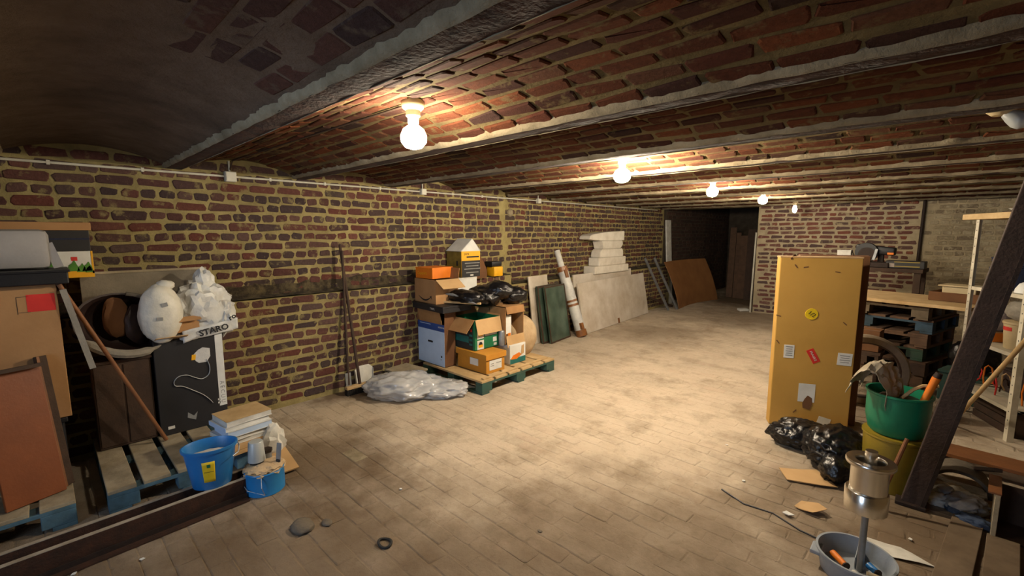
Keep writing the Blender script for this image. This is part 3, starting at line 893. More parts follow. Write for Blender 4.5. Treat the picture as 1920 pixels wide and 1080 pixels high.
o = MB().blob((0, 0, .12), (.05, .07, .12), .4, 1.4, 21, 3, floor=0).build('crumpled_paper', m_paper, smooth=20, loc=(-3.32, 1.03, .02)); tag(o, 'crumpled sheets hanging off the paper stack', 'paper')
o = MB().box((0, 0, .006), (.30, .2, .01), rz=.5, rot=Matrix.Rotation(.25, 3, 'Y')).build('cardboard_offcut', m_card_pale, loc=(-3.2, 1.0, .055)); tag(o, 'flat cardboard offcut poking out beside the blue tin', 'cardboard')

# rails
def at_rail(y, x0): return x0
t = thing('steel_channel', 'long rusty steel channel with two bright edges along the floor', 'rail', (-3.0, 0, 0), math.radians(1.5))
for dx in (-.085, .035):
    MB().box((dx, -.85, .06), (.022, 3.25, .115), bev=.002).build('flange', m_rust, t)
    MB().box((dx, -.85, .119), (.024, 3.25, .004)).build('worn_edge', m_bright_edge, t)
MB().box((-.025, -.85, .03), (.118, 3.25, .01)).build('web', m_rust_dark, t)
t = thing('rusty_angle', 'thin rusty angle iron lying in front of the steel channel', 'rail', (-2.90, 0, 0), math.radians(2.2))
MB().box((0, -.85, .006), (.05, 3.2, .008)).build('flat_leg', m_rust, t)
MB().box((-.022, -.85, .02), (.006, 3.2, .034)).build('upright_leg', m_rust_dark, t)

# blue bucket
t = thing('blue_bucket', 'oval blue plastic bucket with a yellow label', 'bucket', (-3.055, .60, .1215), math.radians(72))
t.scale = (.86, .86, .86)
prof = [(0, .004), (.112, 0), (.115, .004), (.155, .265), (.166, .266), (.168, .285), (.158, .287), (.150, .27), (.110, .012), (0, .012)]
MB().lathe(prof, 36, 1.0, .8).build('body', m_blue, t, smooth=True)
def bl(u, v):
    zz = .06 + v * .15
    r = .1145 + (zz - .004) / .261 * .041 + .0012
    a = -PI / 2 - .02 + (u - .5) * .52
    return Vector((r * math.cos(a), .8 * r * math.sin(a) - .0006, zz))
MB().grid(bl, 10, 6, .001).build('label', m_yellow, t, smooth=180)
def bl2(u, v): return bl(.1 + .8 * u, .50 + v * .02) + Vector((0, -.0012, 0))
MB().grid(bl2, 8, 1, .0006).build('label_print', m_ink, t)
def bl3(u, v): return bl(.38 + .28 * u, .72 + v * .16) + Vector((0, -.0012, 0))
MB().grid(bl3, 6, 2, .0006).build('label_emblem', m_greencard, t)
MB().tube([(.166, 0, .27), (.176, -.03, .25), (.172, -.07, .225), (.14, -.105, .215)], .004, 6).build('handle', m_zinc, t)
MB().blob((0, 0, .2), (.12, .09, .03), .3, 3, 2, 3).build('contents', m_paper, t, smooth=True)

# blue tin
t = thing('blue_tin', 'squat blue tin topped with a dusty cloth and tools', 'tin', (-2.985, .865, 0))
MB().lathe([(0, .002), (.108, 0), (.112, .004), (.112, .135), (.115, .14), (.112, .146), (.104, .142), (.104, .02), (0, .02)], 32).build('body', m_bluecan, t, smooth=True)
MB().blob((0, 0, .145), (.102, .102, .04), .25, 2.2, 8, 4).build('dusty_cloth', m_beige_sack, t, smooth=30)
MB().tube([(.10, -.05, .14), (.13, -.06, .08), (.115, -.04, .02), (.04, -.115, .05), (-.04, -.13, .1), (-.09, -.06, .14)], .0025, 6).build('wire_handle', m_zinc, t)
t = thing('plastic_beaker', 'milky plastic beaker upside down on the blue tin', 'cup', (-3.0, .83, .17))
MB().lathe([(.05, .03), (.042, .15), (.038, .155), (0, .155), (0, .151), (.038, .15), (.046, .03)], 24).build('beaker', m_cup, t, smooth=True)
MB().lathe([(.035, -.02), (.04, .03), (.02, .034), (0, .034)], 18).build('stopper', m_black, t, smooth=True)
t = thing('putty_knife', 'putty knife stuck in the dusty cloth of the blue tin', 'knife', (-2.94, .93, .14), rot=(0, .12, .7))
MB().bar((0, 0, 0), (0, 0, .16), .03, .003, up=(0, 1, 0)).build('blade', m_zinc, t)
MB().bar((0, 0, -.03), (0, 0, .05), .024, .018, up=(0, 1, 0), bev=.004).build('handle', m_blackcard, t)
t = thing('pipe_fitting', 'dark pipe fitting on the dusty cloth of the blue tin', 'fitting', (-3.03, .90, .17))
MB().cyl((0, 0, 0), (0, 0, .06), .028, .024, 14).build('body', m_zinc, t, smooth=True)
MB().cyl((0, 0, .05), (0, 0, .07), .033, seg=6).build('nut', m_rust_dark, t)

# ------------------------------------------------------------------ broom, shovel and dustpan at the wall
t = thing('broom', 'broom with dark bristles leaning on the brick wall', 'broom', (-4.17, 2.14, 0))
MB().cyl((0, -.0, .09), (-.205, -.045, 1.50), .016, .014, seg=10).build('handle', m_wood_dark, t, smooth=True)
MB().box((0, 0, .075), (.06, .30, .03), bev=.006, rz=0).build('head', m_wood_pale, t)
g = MB()
for k in range(15):
    for q in (-1, 0, 1): g.cyl((q * .018 * 1.3, -.14 + k * .02, .001), (q * .018, -.14 + k * .02, .062), .012, .008, seg=5)
o = g.build('bristles', m_bristle, t); o['kind'] = 'stuff'
t = thing('long_handled_scraper', 'slim scraper with a long dark handle beside the broom', 'scraper', (-4.19, 2.03, 0))
MB().cyl((0, 0, .1), (-.16, .075, 1.44), .013, .012, seg=10).build('handle', m_wood_dark, t, smooth=True)
MB().box((.0, 0, .12), (.012, .06, .2), bev=.002, rot=Matrix.Rotation(-.1, 3, 'Y')).build('blade', m_zinc, t)
t = thing('dustpan', 'white dustpan standing behind the broom head', 'dustpan', (-4.265, 2.235, 0))
g = MB(); g.prism([(-.09, 0), (.09, 0), (.1, .2), (.06, .235), (-.06, .235), (-.1, .2)], .006, mx=Matrix.Translation((.02, 0, .01)) @ Matrix.Rotation(-.1, 4, 'Y') @ YZ); g.build('pan', m_paper, t)
for s in (-1, 1): MB().bar((.024, s * .09, .01), (.005, s * .098, .2), .03, .005, up=(0, 1, 0)).build('side', m_paper, t)

# ------------------------------------------------------------------ clear plastic sack
t = thing('clear_sack', 'big limp translucent plastic sack lying by the green pallet', 'sack', (-3.71, 2.51, 0), math.radians(54))
g = MB()
g.blob((-.14, .02, .085), (.33, .25, .115), .26, 1.25, 131, 5, floor=.002, sharp=1.2)
g.blob((.22, -.02, .05), (.26, .19, .075), .28, 1.3, 137, 5, floor=.002, rz=-.2, sharp=1.2)
g.build('sack', m_clear, t, smooth=180)
MB().tube([(.44, -.02, .012), (.50, .0, .02), (.55, .03, .012), (.62, .02, .006)], [.02, .05, .03, .008], 8, flat=.35).build('neck', m_clear, t, smooth=180)

# ------------------------------------------------------------------ CENTRE: green pallet with boxes
pallet('green painted pallet loaded with boxes by the left wall', (-3.69, 3.51, 0), math.radians(0), 1.0, 1.16, 6, m_pal_green, None, m_wood_pale, .03)
o = MB().box((0, 0, .008), (.035, 1.06, .015), bev=.002).build('wooden_batten', m_wood_pale, loc=(-3.245, 3.50, .1445), rot=(0, 0, .03)); tag(o, 'thin pale batten lying on the edge of the green pallet', 'batten')
PZ = .1445
t = thing('grey_board', 'grey board lying behind the clear sack under the pale blue carton', 'board', (-4.12, 2.66, 0), .1)
MB().box((0, 0, .13), (.36, .3, .02), bev=.002).build('board', m_wood_grey, t)
for s in (-1, 1): MB().box((s * .13, 0, .06), (.05, .26, .12), bev=.003).build('foot', m_wood_dark, t)

t = thing('pale_blue_carton', 'tall carton with pale blue printed side and raised brown flaps', 'carton', (-4.065, 3.035, PZ), math.radians(0))
bw_, bd_, bh_ = .49, .15, .475
open_box(t, bw_, bd_, bh_, m_card_dark)
fy = -bd_ / 2 - .001
patch(t, 'print_panel', (0, fy, .2), (bw_ - .004, .39), m_palecard, 'y')
patch(t, 'print_band', (0, fy, .435), (bw_ - .004, .08), m_bluecard, 'y')
text('NORDIA', .028, m_paper, t, (.19, fy - .0015, .44), FY)
patch(t, 'print_line', (-.1, fy - .001, .455), (.2, .006), m_palecard, 'y', th=.0014)
g = MB(); g.box((-.01, fy - .0012, .26), (.07, .003, .022), bev=.001); g.cyl((-.045, fy - .0027, .26), (-.045, fy + .0003, .26), .011, seg=12); g.cyl((.025, fy - .0027, .26), (.025, fy + .0003, .26), .011, seg=12); g.build('hand_hole', m_ink, t)
patch(t, 'print_emblem', (.19, fy, .115), (.022, .022), m_ink, 'y', th=.0022)
patch(t, 'print_emblem', (.18, fy, .08), (.018, .01), m_greyink, 'y', th=.0022)
flap(t, '-y', bw_, bd_, bh_, .145, 12, m_card_in, frac=.85)
flap(t, '+y', bw_, bd_, bh_, .15, 4, m_card_in)
flap(t, '+x', bw_, bd_, bh_, .15, 1, m_card_dark)
flap(t, '-x', bw_, bd_, bh_, .15, 1, m_card_in)

t = thing('archive_box', 'ochre archive box with a lid and two white labels', 'box', (-3.55, 3.245, PZ))
MB().box((0, 0, .09), (.46, .27, .18), bev=.003).build('body', m_archive, t)
g = MB(); g.box((0, 0, .205), (.49, .30, .012), bev=.004)
for s in (-1, 1): g.box((s * .243, 0, .18), (.006, .298, .055)); g.box((0, s * .148, .18), (.488, .006, .055))
g.build('lid', m_archive, t)
patch(t, 'label', (-.02 + .06, -.1362, .105), (.13, .075), m_white, 'y')
patch(t, 'label', (.2312, .0, .085), (.18, .105), m_white, 'x')
for k, (a, w_) in enumerate(((-.05, .04), (-.05, .05), (.045, .07))): patch(t, 'label_print', (.2325, a, .1 - .022 * (k % 2)), (w_, .008), m_greyink, 'x')

t = thing('tool_carton', 'green and black printed tool carton with open flaps, on the archive box', 'carton', (-3.70, 3.315, PZ + .2125))
tw, td, th_ = .37, .37, .335
open_box(t, tw, td, th_, m_greencard)
fy = -td / 2 - .001; fx = tw / 2 + .001
patch(t, 'print_panel', (0, fy, th_ / 2), (tw - .002, th_ - .002), m_greendark, 'y')
patch(t, 'print_band', (-.03, fy - .001, .11), (tw * .62, .07), m_teal, 'y')
patch(t, 'print_edge', (.17, fy - .001, th_ / 2), (.03, th_ - .004), m_greencard, 'y')
patch(t, 'label', (-.12, fy - .001, .21), (.04, .05), m_greyink, 'y')
for q in (.06, .11, .16): patch(t, 'print_emblem', (.12, fy - .001, q), (.05, .022), m_teal, 'y')
patch(t, 'print_emblem', (.125, fy - .001, .215), (.028, .028), m_red, 'y')
def tool_picture(cy, cz, w_, h_):
    patch(t, 'picture', (fx, cy, cz), (w_, h_), m_paper, 'x')
    MB().prism([(-w_ * .3, -h_ * .3), (w_ * .3, -h_ * .3), (w_ * .34, 0), (0, h_ * .12), (-w_ * .34, 0)], .002, mx=Matrix.Translation((fx, cy, cz)) @ YZ).build('picture_print', m_gold, t)
    MB().prism([(-w_ * .3, 0), (w_ * .3, 0.02 * h_), (w_ * .2, h_ * .28), (-w_ * .15, h_ * .34)], .0024, mx=Matrix.Translation((fx, cy, cz)) @ YZ).build('picture_print', m_ink, t)
tool_picture(-.105, .19, .095, .135)
tool_picture(-.105, .055, .095, .10)
patch(t, 'picture', (fx, .05, .20), (.18, .12), m_paper, 'x')
MB().lathe([(.0, .002), (.05, .002), (.05, 0)], 20, mx=Matrix.Translation((fx, .035, .205)) @ Matrix.Rotation(PI / 2, 4, 'Y')).build('picture_print', m_greyink, t)
MB().lathe([(.0, .003), (.022, .003), (.022, 0)], 20, mx=Matrix.Translation((fx, .035, .205)) @ Matrix.Rotation(PI / 2, 4, 'Y')).build('picture_print', m_ink, t)
patch(t, 'picture_print', (fx + .001, .11, .18), (.03, .03), m_palecard, 'x')
patch(t, 'label', (fx, .11, .085), (.055, .05), m_white, 'x'); patch(t, 'label', (fx, .115, .03), (.045, .028), m_paper, 'x')
flap(t, '+x', tw, td, th_, .165, 166, m_card_pale)
flap(t, '-y', tw, td, th_, .17, 140, m_card_in)
flap(t, '+y', tw, td, th_, .15, 20, m_card_in)
flap(t, '-x', tw, td, th_, .12, 30, m_card_in)

t = thing('white_orange_carton', 'white and orange printed carton at the base beside the ochre box', 'carton', (-3.52, 3.66, PZ))
carton(t, .28, .26, .22, m_white, tape=False)
patch(t, 'print_band', (.1412, 0, .035), (.255, .06), m_teal, 'x')
MB().prism([(-.12, .06), (-.02, .05), (.06, .09), (.02, .12), (-.08, .1)], .002, mx=Matrix.Translation((.1405, 0, 0)) @ YZ).build('print', m_orange, t)
MB().prism([(.05, .08), (.1, .10), (.1, .2), (.06, .19)], .002, mx=Matrix.Translation((.1405, 0, 0)) @ YZ).build('print', m_card_pale, t)
t = thing('upright_carton', 'brown carton standing open towards the room, with a flap hanging down', 'carton', (-3.56, 3.66, PZ + .2225))
g = MB()
W_, D_, H_ = .26, .30, .43
g.box((-W_ / 2 + .004, 0, H_ / 2), (.008, D_, H_)); g.box((0, -D_ / 2 + .004, H_ / 2), (W_, .008, H_)); g.box((0, D_ / 2 - .004, H_ / 2), (W_, .008, H_)); g.box((0, 0, .004), (W_, D_, .008)); g.box((0, 0, H_ - .004), (W_, D_, .008))
g.build('body', m_card_in, t)
MB().bar((W_ / 2 + .004, 0, .10), (W_ / 2 + .03, 0, -.03), D_ - .01, .006, up=(1, 0, 0)).build('flap', m_card_pale, t)
MB().bar((W_ / 2, 0, H_), (W_ / 2 + .02, 0, H_ - .08), D_ - .01, .006, up=(1, 0, 0)).build('flap', m_card_in, t)
t = thing('leaflet_box', 'slim white and orange box inside the upright open carton', 'box', (-3.54, 3.59, PZ + .2325))
MB().box((0, 0, .16), (.16, .09, .31), bev=.002).build('body', m_white, t)
patch(t, 'print', (.0805, .01, .08), (.05, .06), m_orange, 'x')
patch(t, 'print', (.0805, -.025, .065), (.03, .08), m_card_dark, 'x')
t = thing('grey_canister', 'grey metal canister between the tool carton and the open carton', 'canister', (-3.475, 3.495, PZ + .2225))
MB().lathe([(0, 0), (.035, 0), (.036, .004), (.036, .15), (.028, .165), (0, .17)], 20).build('body', m_zinc, t, smooth=True)

t = thing('jute_sack', 'round beige sack slumped behind the pallet boxes', 'sack', (-3.66, 3.98, PZ))
MB().blob((0, 0, .22), (.2, .235, .26), .07, 1.7, 5, 5, floor=0, sharp=.4).build('sack', m_beige_sack, t, smooth=180)

t = thing('black_box_lid', 'flat black box with small white lettering under the smile carton', 'box', (-4.005, 3.07, .771), math.radians(-3))
MB().box((0, 0, .035), (.60, .38, .07), bev=.005).build('body', m_blackcard, t)
MB().box((0, 0, .062), (.61, .39, .018), bev=.003).build('lid', m_blackcard, t)
text('TYROL', .03, m_paper, t, (.1, -.1915, .03), FY)
t = thing('smile_carton', 'brown carton with a black curved arrow print and open flap', 'carton', (-4.095, 3.07, .8425), math.radians(-3))
open_box(t, .42, .30, .265, m_card)
pts = [(-.13 + .25 * k / 20, -.1515, .075 - .042 * math.sin(PI * k / 20)) for k in range(21)]
MB().tube(pts, [.002 + .007 * math.sin(PI * min(1, k / 20)) for k in range(21)], 8, flat=.25).build('arrow_print', m_ink, t)
MB().prism([(.09, .075), (.125, .09), (.128, .05), (.118, .068)], .002, mx=Matrix.Translation((0, -.1505, 0)) @ Matrix(((1, 0, 0, 0), (0, 0, -1, 0), (0, 1, 0, 0), (0, 0, 0, 1)))).build('arrow_print', m_ink, t)
flap(t, '+x', .42, .30, .265, .16, 122, m_card_pale)
flap(t, '+y', .42, .30, .265, .12, 10, m_card_in)
t = thing('orange_box', 'small bright orange box on top of the smile carton', 'box', (-4.17, 3.10, 1.1085), math.radians(4))
MB().box((0, 0, .0625), (.29, .30, .122), bev=.003).build('body', m_orange, t)
text('Cuppora', .045, m_gold, t, (-.03, -.1516, .06), FY)
MB().box((0, 0, .118), (.294, .304, .012), bev=.002).build('lid', m_orange, t)

t = thing('white_ledge_box', 'small white carton on the ledge under the yellow one', 'box', (-4.215, 3.555, .99))
MB().box((0, 0, .0), (.20, .30, .15), bev=.003).build('body', m_white, t)
MB().box((0, 0, .082), (.204, .31, .014), bev=.003).build('lid', m_paper, t)
t = thing('yellow_carton', 'yellow and black carton with a raised white lid, by the wall', 'carton', (-4.275, 3.63, 1.0800))
yw, yd, yh = .28, .30, .315
open_box(t, yw, yd, yh, m_gold)
fx = yw / 2 + .001
patch(t, 'print_panel', (fx, 0, .1), (yd - .004, .2), m_blackcard, 'x')
for q, w_ in ((.055, .2), (.10, .26), (.135, .2), (.17, .24)): patch(t, 'print_line', (fx + .001, .02, q), (w_, .012), m_greyink, 'x')
patch(t, 'print_emblem', (fx + .001, .01, .022), (.05, .018), m_paper, 'x')
text('pura', .04, m_ink, t, (fx + .0012, -.07, .285), FX); patch(t, 'print_line', (fx + .0005, .03, .245), (.2, .018), m_ink, 'x', th=.002)
patch(t, 'print_panel', (0, -yd / 2 - .001, yh / 2), (yw - .004, yh - .004), M('olive_print', '6b5a22', '8a7630', 14, .6, .03), 'y')
patch(t, 'print_emblem', (.06, -yd / 2 - .002, .17), (.03, .06), m_ink, 'y')
# white lid standing like a little roof
g = MB(); g.prism([(-yd / 2, 0), (yd / 2, 0), (yd * .08, .145)], .003, mx=Matrix.Translation((fx - .004, 0, yh)) @ YZ); g.build('lid_gable', m_white, t)
g = MB(); g.bar((0, -yd / 2 - .01, yh), (0, yd * .08, yh + .148), yw, .004, up=(0, -1, 1)); g.build('lid_flap', m_white, t)
g = MB(); g.bar((0, yd / 2 + .01, yh), (0, yd * .08, yh + .148), yw, .004, up=(0, 1, 1)); g.build('lid_flap', m_white, t)
g = MB(); g.bar((fx + .004, 0, yh + .002), (fx + .012, .01, yh - .1), yd, .004, up=(1, 0, 0)); 
t = thing('brown_sleeve', 'folded brown cardboard sleeve between yellow carton and tin', 'cardboard', (-4.30, 3.88, 1.035), math.radians(0))
MB().prism([(-.09, 0), (.1, 0), (.1, .1), (.05, .2), (-.06, .34), (-.09, .34)], .006, mx=Matrix.Translation((.05, .02, 0)) @ YZ).build('panel', m_card_dark, t)
MB().prism([(-.09, 0), (.09, 0), (.08, .12), (-.08, .32)], .006, mx=Matrix.Translation((-.03, .03, 0)) @ YZ).build('panel', m_card_dark, t)
t = thing('yellow_tin', 'square yellow tin with a dark green lid on the ledge', 'tin', (-4.345, 4.24, 1.035))
MB().box((0, 0, .065), (.15, .17, .13), bev=.012).build('body', m_gold, t, smooth=True)
MB().box((-.02, -.01, .165), (.15, .19, .07), bev=.012).build('lid', m_black, t, smooth=True)

t = thing('black_film', 'crumpled black plastic film over the box pile', 'film', (-3.62, 3.23, .80), math.radians(12))
g = MB(); g.blob((-.12, -.02, .12), (.25, .12, .07), .22, 2.2, 31, 4, rz=-.15); g.build('film', m_bin_black, t, smooth=180)
MB().tube([(-.30, -.13, .15), (-.2, -.135, .15), (.0, -.14, .10), (.12, -.13, .07)], [.006, .016, .016, .005], 8, flat=.3).build('painted_sheen', m_greyink, t, smooth=True)  # sheen of the black film painted as a matte grey fold
t = thing('black_bag', 'bundled black plastic bag on the opened cartons', 'bag', (-3.62, 3.52, .80))
g = MB(); g.blob((-.1, -.07, .1), (.2, .17, .115), .2, 2.0, 41, 4)
g.blob((.02, .05, .17), (.15, .14, .1), .2, 2.0, 44, 4); g.blob((.04, .27, .09), (.13, .16, .095), .22, 2.1, 47, 4)
g.build('bag', m_bin_black, t, smooth=180)
o = MB().box((0, 0, 0), (.46, .03, .022), bev=.003).build('pale_stick', m_wood_pale, loc=(-3.69, 3.10, .868), rot=(0, -.02, .35)); tag(o, 'short pale wood stick on the open flaps', 'stick')
o = MB().box((0, 0, 0), (.30, .025, .02), bev=.003).build('pale_stick', m_wood_pale, loc=(-3.84, 3.10, .885), rot=(0, -.1, .1)); tag(o, 'second pale wood stick crossing behind the first', 'stick')

# ------------------------------------------------------------------ boards and stones leaning on the left wall
def lean(name, label, cat, x, y, L, H, th, tilt, mat, rz=0, part='board', z=0, extra=None, group=None):
    """sheet standing at x,y (foot of its outer face), leaning back towards the wall"""
    t = thing(name, label, cat, (x, y, z), rz, group)
    R = Matrix.Rotation(math.radians(-tilt), 3, 'Y')
    off = R @ Vector((-th / 2, 0, H / 2))
    MB().box(off + Vector((0, 0, th * math.sin(math.radians(tilt)))), (th, L, H), bev=.002, rot=R).build(part, mat, t)
    if extra: extra(t, R)
    return t
def frame_edges(mat, L, H, w=.03, out=.006):
    def f(t, R):
        for s in (-1, 1):
            MB().box(R @ Vector((out / 2, s * (L / 2 - w / 2), H / 2)), (out, w, H), rot=R).build('frame_rail', mat, t)
            MB().box(R @ Vector((out / 2, 0, w / 2 if s < 0 else H - w / 2)), (out, L - 2 * w, w), rot=R).build('frame_rail', mat, t)
    return f
lean('beige_board', 'narrow pale board leaning behind the green framed panels', 'board', -4.17, 5.09, .46, .99, .02, 7, m_marble, .06)
lean('framed_panel', 'dark framed green panel, the rear one of two by the beige board', 'panel', -4.10, 5.24, .58, .85, .025, 8, m_glass, .10, extra=frame_edges(m_wood_dark, .58, .85))
lean('framed_panel', 'dark framed green panel, the front one of two', 'panel', -4.035, 5.34, .60, .84, .025, 9, m_glass, .14, extra=frame_edges(m_wood_dark, .60, .84, .022))
# the tube wrapped in white film
t = thing('wrapped_roll', 'long roll in white film with brown tape bands, leaning on the wall', 'roll', (-3.945, 5.76, 0))
p0 = Vector((0, 0, .01)); p1 = Vector((-.36, -.08, 1.08)); ax = (p1 - p0)
MB().cyl(p0, p1, .085, .082, 24).build('film_wrap', m_crumple, t, smooth=True)
MB().cyl(p0 + ax * .94, p0 + ax * 1.24, .05, .045, 16).build('inner_core', m_paper, t, smooth=True)
for a, b in ((.0, .09), (.43, .462), (.49, .52), (.93, 1.0)):
    MB().cyl(p0 + ax * a, p0 + ax * b, .0885, .0865, 24).build('tape_band', m_tape, t, smooth=True)
MB().box(p0 + ax * .14 + Vector((.075, -.04, .02)), (.04, .06, .10), bev=.004, rot=Matrix.Rotation(-.32, 3, 'Y')).build('tape_patch', m_tape, t)
MB().box(p0 + ax * .91 + Vector((.08, -.03, .0)), (.02, .07, .13), bev=.004, rot=Matrix.Rotation(-.32, 3, 'Y')).build('tape_patch', m_tape, t)
# big stone slab and the second behind it
lean('stone_slab', 'large pale stained stone slab leaning on the wall', 'slab', -4.07, 7.14, 2.55, .82, .03, 10, m_marble, math.radians(4.2), 'slab',
     extra=lambda t, R: [MB().box(R @ Vector((.004, -.05, .05)), (.006, .06, .09), rot=R).build('chipped_stain', m_tape, t)])
lean('stone_slab', 'second pale slab, mostly hidden behind the large stone slab', 'slab', -4.245, 6.95, 1.9, .93, .03, 4, m_marble, .0, 'slab')
# white blocks on the ledge
bz = LEDGE + .012
blocks = [(1.15, .24, .135, 7.15, 0), (.96, .22, .145, 7.17, .03), (.76, .2, .15, 7.15, -.03), (.78, .2, .145, 7.17, .05), (1.12, .22, .14, 6.98, -.02)]
blab = ['white block lowest of the stack on the ledge', 'white block second from the bottom of the stack', 'white block in the middle of the stack', 'chipped white block second from the top of the stack', 'wide tilted white block on top of the stack']
bz = LEDGE_FAR + .0125
for i, ((L, D_, H_, yy, a), lb) in enumerate(zip(blocks, blab)):
    g = MB()
    poly = [(-L / 2, 0), (L / 2, 0), (L / 2, H_ - .004), (-L / 2, H_ - .004)]
    if i == 3: poly = [(-L / 2 + .06, 0), (L / 2 - .08, 0), (L / 2, .07), (L / 2 - .02, H_ - .004), (-L / 2, H_ - .004), (-L / 2 + .04, .05)]
    if i == 2: poly = [(-L / 2, 0), (L / 2, 0), (L / 2, H_ * .6), (L / 2 - .03, H_ - .004), (-L / 2 + .08, H_ - .004), (-L / 2 + .02, .10)]
    if i == 4: poly = [(-L / 2 + .0, .03), (-L * .2, 0), (L / 2, 0), (L / 2, H_ + .03), (-L * .05, H_ + .01), (-L / 2 + .1, H_ - .03), (-L / 2 + .02, .08)]
    g.prism(poly, D_, mx=Matrix.Translation((-D_ / 2, 0, 0)) @ YZ)
    bmesh.ops.bevel(g.b, geom=list(g.b.edges), offset=.008, segments=2, affect='EDGES')
    o = g.build('white_block', m_block, loc=(-4.385, yy, bz), rot=(0, 0, a)); tag(o, lb, 'block', 'stack of white blocks')
    bz += H_ + (.0 if i < 3 else 0)

# metal bars, hardboard, plank and grey sheets by the dark passage
for i, (y0, x0, y1, lb) in enumerate([(8.95, -3.99, 8.5, 'thin metal bar leaning at the wall, left one of the pair'), (9.2, -3.91, 8.75, 'thin metal bar leaning at the wall, right one of the pair')]):
    o = MB().bar((0, 0, .01), (-.34, y1 - y0, 1.1), .05, .03, up=(1, 0, 0), bev=.004).build('metal_bar', m_zinc, loc=(x0, y0, 0)); tag(o, lb, 'bar')
o = MB().bar((0, 0, .02), (-.12, -.9, .30), .05, .03, up=(1, 0, 0), bev=.004).build('low_batten', m_wood_dark, loc=(-4.13, 9.45, 0)); tag(o, 'low dark batten on the floor beside the metal bars', 'batten')
t = thing('hardboard_sheet', 'bowed brown hardboard sheet leaning by the dark passage', 'sheet', (-3.86, 10.30, 0))
def hb(u, v):
    y = -1.0 + 2.0 * u
    return Vector((-.10 * v - .16 * v * v - .12 * math.sin(PI * u) + .10 * (u - .5), y - .42 * (1 - v) ** 0 * .0 - .25 * v + .0, .003 + v * 1.0))
MB().grid(hb, 20, 10, .008).build('sheet', m_hardboard, t, smooth=60)
lean('white_plank', 'tall white plank standing at the end of the left wall', 'plank', -4.37, 9.88, .24, 1.90, .03, 3.5, m_paper, 0, 'plank')
for i, (x, y, h, w_, lb) in enumerate([(-3.75, 11.9, 1.75, .14, 'tall grey plank, leftmost in the dark passage'), (-3.60, 11.85, 1.62, .10, 'tall grey plank, second from the left in the dark passage'), (-3.44, 11.8, 1.55, .2, 'tall grey plank, third from the left in the dark passage'), (-3.22, 11.7, 1.7, .26, 'wide grey plank at the right of the dark passage')]):
    t = thing('grey_plank', lb, 'plank', (x, y, 0), PI / 2 * -1 + .15, 'planks in the dark passage')
    R = Matrix.Rotation(math.radians(-6), 3, 'Y')
    MB().box(R @ Vector((-.015, 0, h / 2)) + Vector((0, 0, .005)), (.03, w_, h), bev=.003, rot=R).build('plank', m_timber if i != 3 else m_wood_dark, t)  # dark wood colours carry the gloom of the passage
t = thing('dark_rack', 'dark metal rack standing deep in the passage', 'rack', (-3.05, 12.55, 0))
for sx in (-1, 1):
    for sy in (-1, 1): MB().box((sx * .3, sy * .2, .7), (.03, .03, 1.4)).build('post', m_rust_dark, t)
for zz in (.2, .62, 1.2): MB().box((0, 0, zz), (.62, .42, .02)).build('shelf', m_rust_dark, t)
for i, (x, zz, lb) in enumerate([(-3.12, 1.2105, 'small white jar on the upper shelf of the dark rack'), (-3.28, .6305, 'small white jar on the middle shelf of the dark rack')]):
    t = thing('white_jar', lb, 'jar', (x, 12.4, zz))
    MB().lathe([(0, 0), (.045, 0), (.045, .07), (.03, .085), (0, .085)], 16).build('body', m_white, t, smooth=True)
    MB().cyl((0, 0, .085), (0, 0, .1), .034, seg=14).build('lid', m_white, t)
o = MB().cyl((0, 0, .0), (.02, .0, 1.62), .018, .016, 10).build('white_pole', m_conduit, loc=(XJ - .03, Y_BACK - .05, 0), smooth=True); tag(o, 'thin white pole standing at the corner of the far brick wall', 'pole')
o = MB().box((0, 0, .025), (.2, .1, .045), bev=.006, rot=Matrix.Rotation(.1, 3, 'X')).build('white_offcut', m_paper, loc=(-2.84, 9.95, .01), rot=(0, 0, .9)); tag(o, 'small white offcut on the floor beside the white pole', 'offcut')

# ------------------------------------------------------------------ RIGHT: tall cardboard box and rubbish
RB = math.radians(26)
t = thing('tall_cardboard_box', 'tall upright cardboard box with stickers and a round yellow label', 'box', (-.671, 4.277, 0), RB)
# local x along the front, y away from the camera; front face at y = 0
tw, td, th_ = .57, .10, 1.43
MB().box((0, td / 2, th_ / 2), (tw, td, th_ - .01), bev=.006).build('body', m_card_gold, t)
MB().box((0, td / 2, th_ - .006), (tw + .004, td + .004, .012), bev=.002).build('top_flap', m_card_pale, t)
MB().bar((-.2, .0, th_ + .0), (-.17, .02, th_ - .03), .05, .004, up=(0, -1, .3)).build('torn_flap', m_card_dark, t)
def sticker(name, x, z, w_, h_, mat, rot=0, lift=.001):
    return patch(t, name, (x, -lift, z), (w_, h_), mat, 'y', rot=rot)
MB().lathe([(0, .0025), (.045, .0025), (.046, 0), (0, 0)], 28, mx=Matrix.Translation((-.035, -.0005, .965)) @ Matrix.Rotation(PI / 2, 4, 'X')).build('round_label', m_yellow, t)
text('1/2', .045, m_ink, t, (-.035, -.004, .965), (PI / 2, .6, 0))
sticker('label', -.175, .645, .075, .11, m_white); sticker('label', .22, .61, .10, .10, m_white, .04)
for k in range(5): patch(t, 'label_print', (-.175, -.0022, .685 - .018 * k), (.05 - .008 * (k % 2), .006), m_greyink, 'y')
for k in range(4): patch(t, 'label_print', (.22, -.0022, .64 - .018 * k), (.07 - .01 * (k % 2), .005), m_greyink, 'y', rot=.04)
sticker('label', .0, .62, .055, .12, m_red, -.5)
text('FRAGILE', .024, m_paper, t, (.0, -.0032, .62), (PI / 2, PI / 2 - .5 + PI * 0, 0))
sticker('label', -.025, .305, .12, .155, m_white); sticker('label', .11, .065, .09, .09, m_paper, .25)
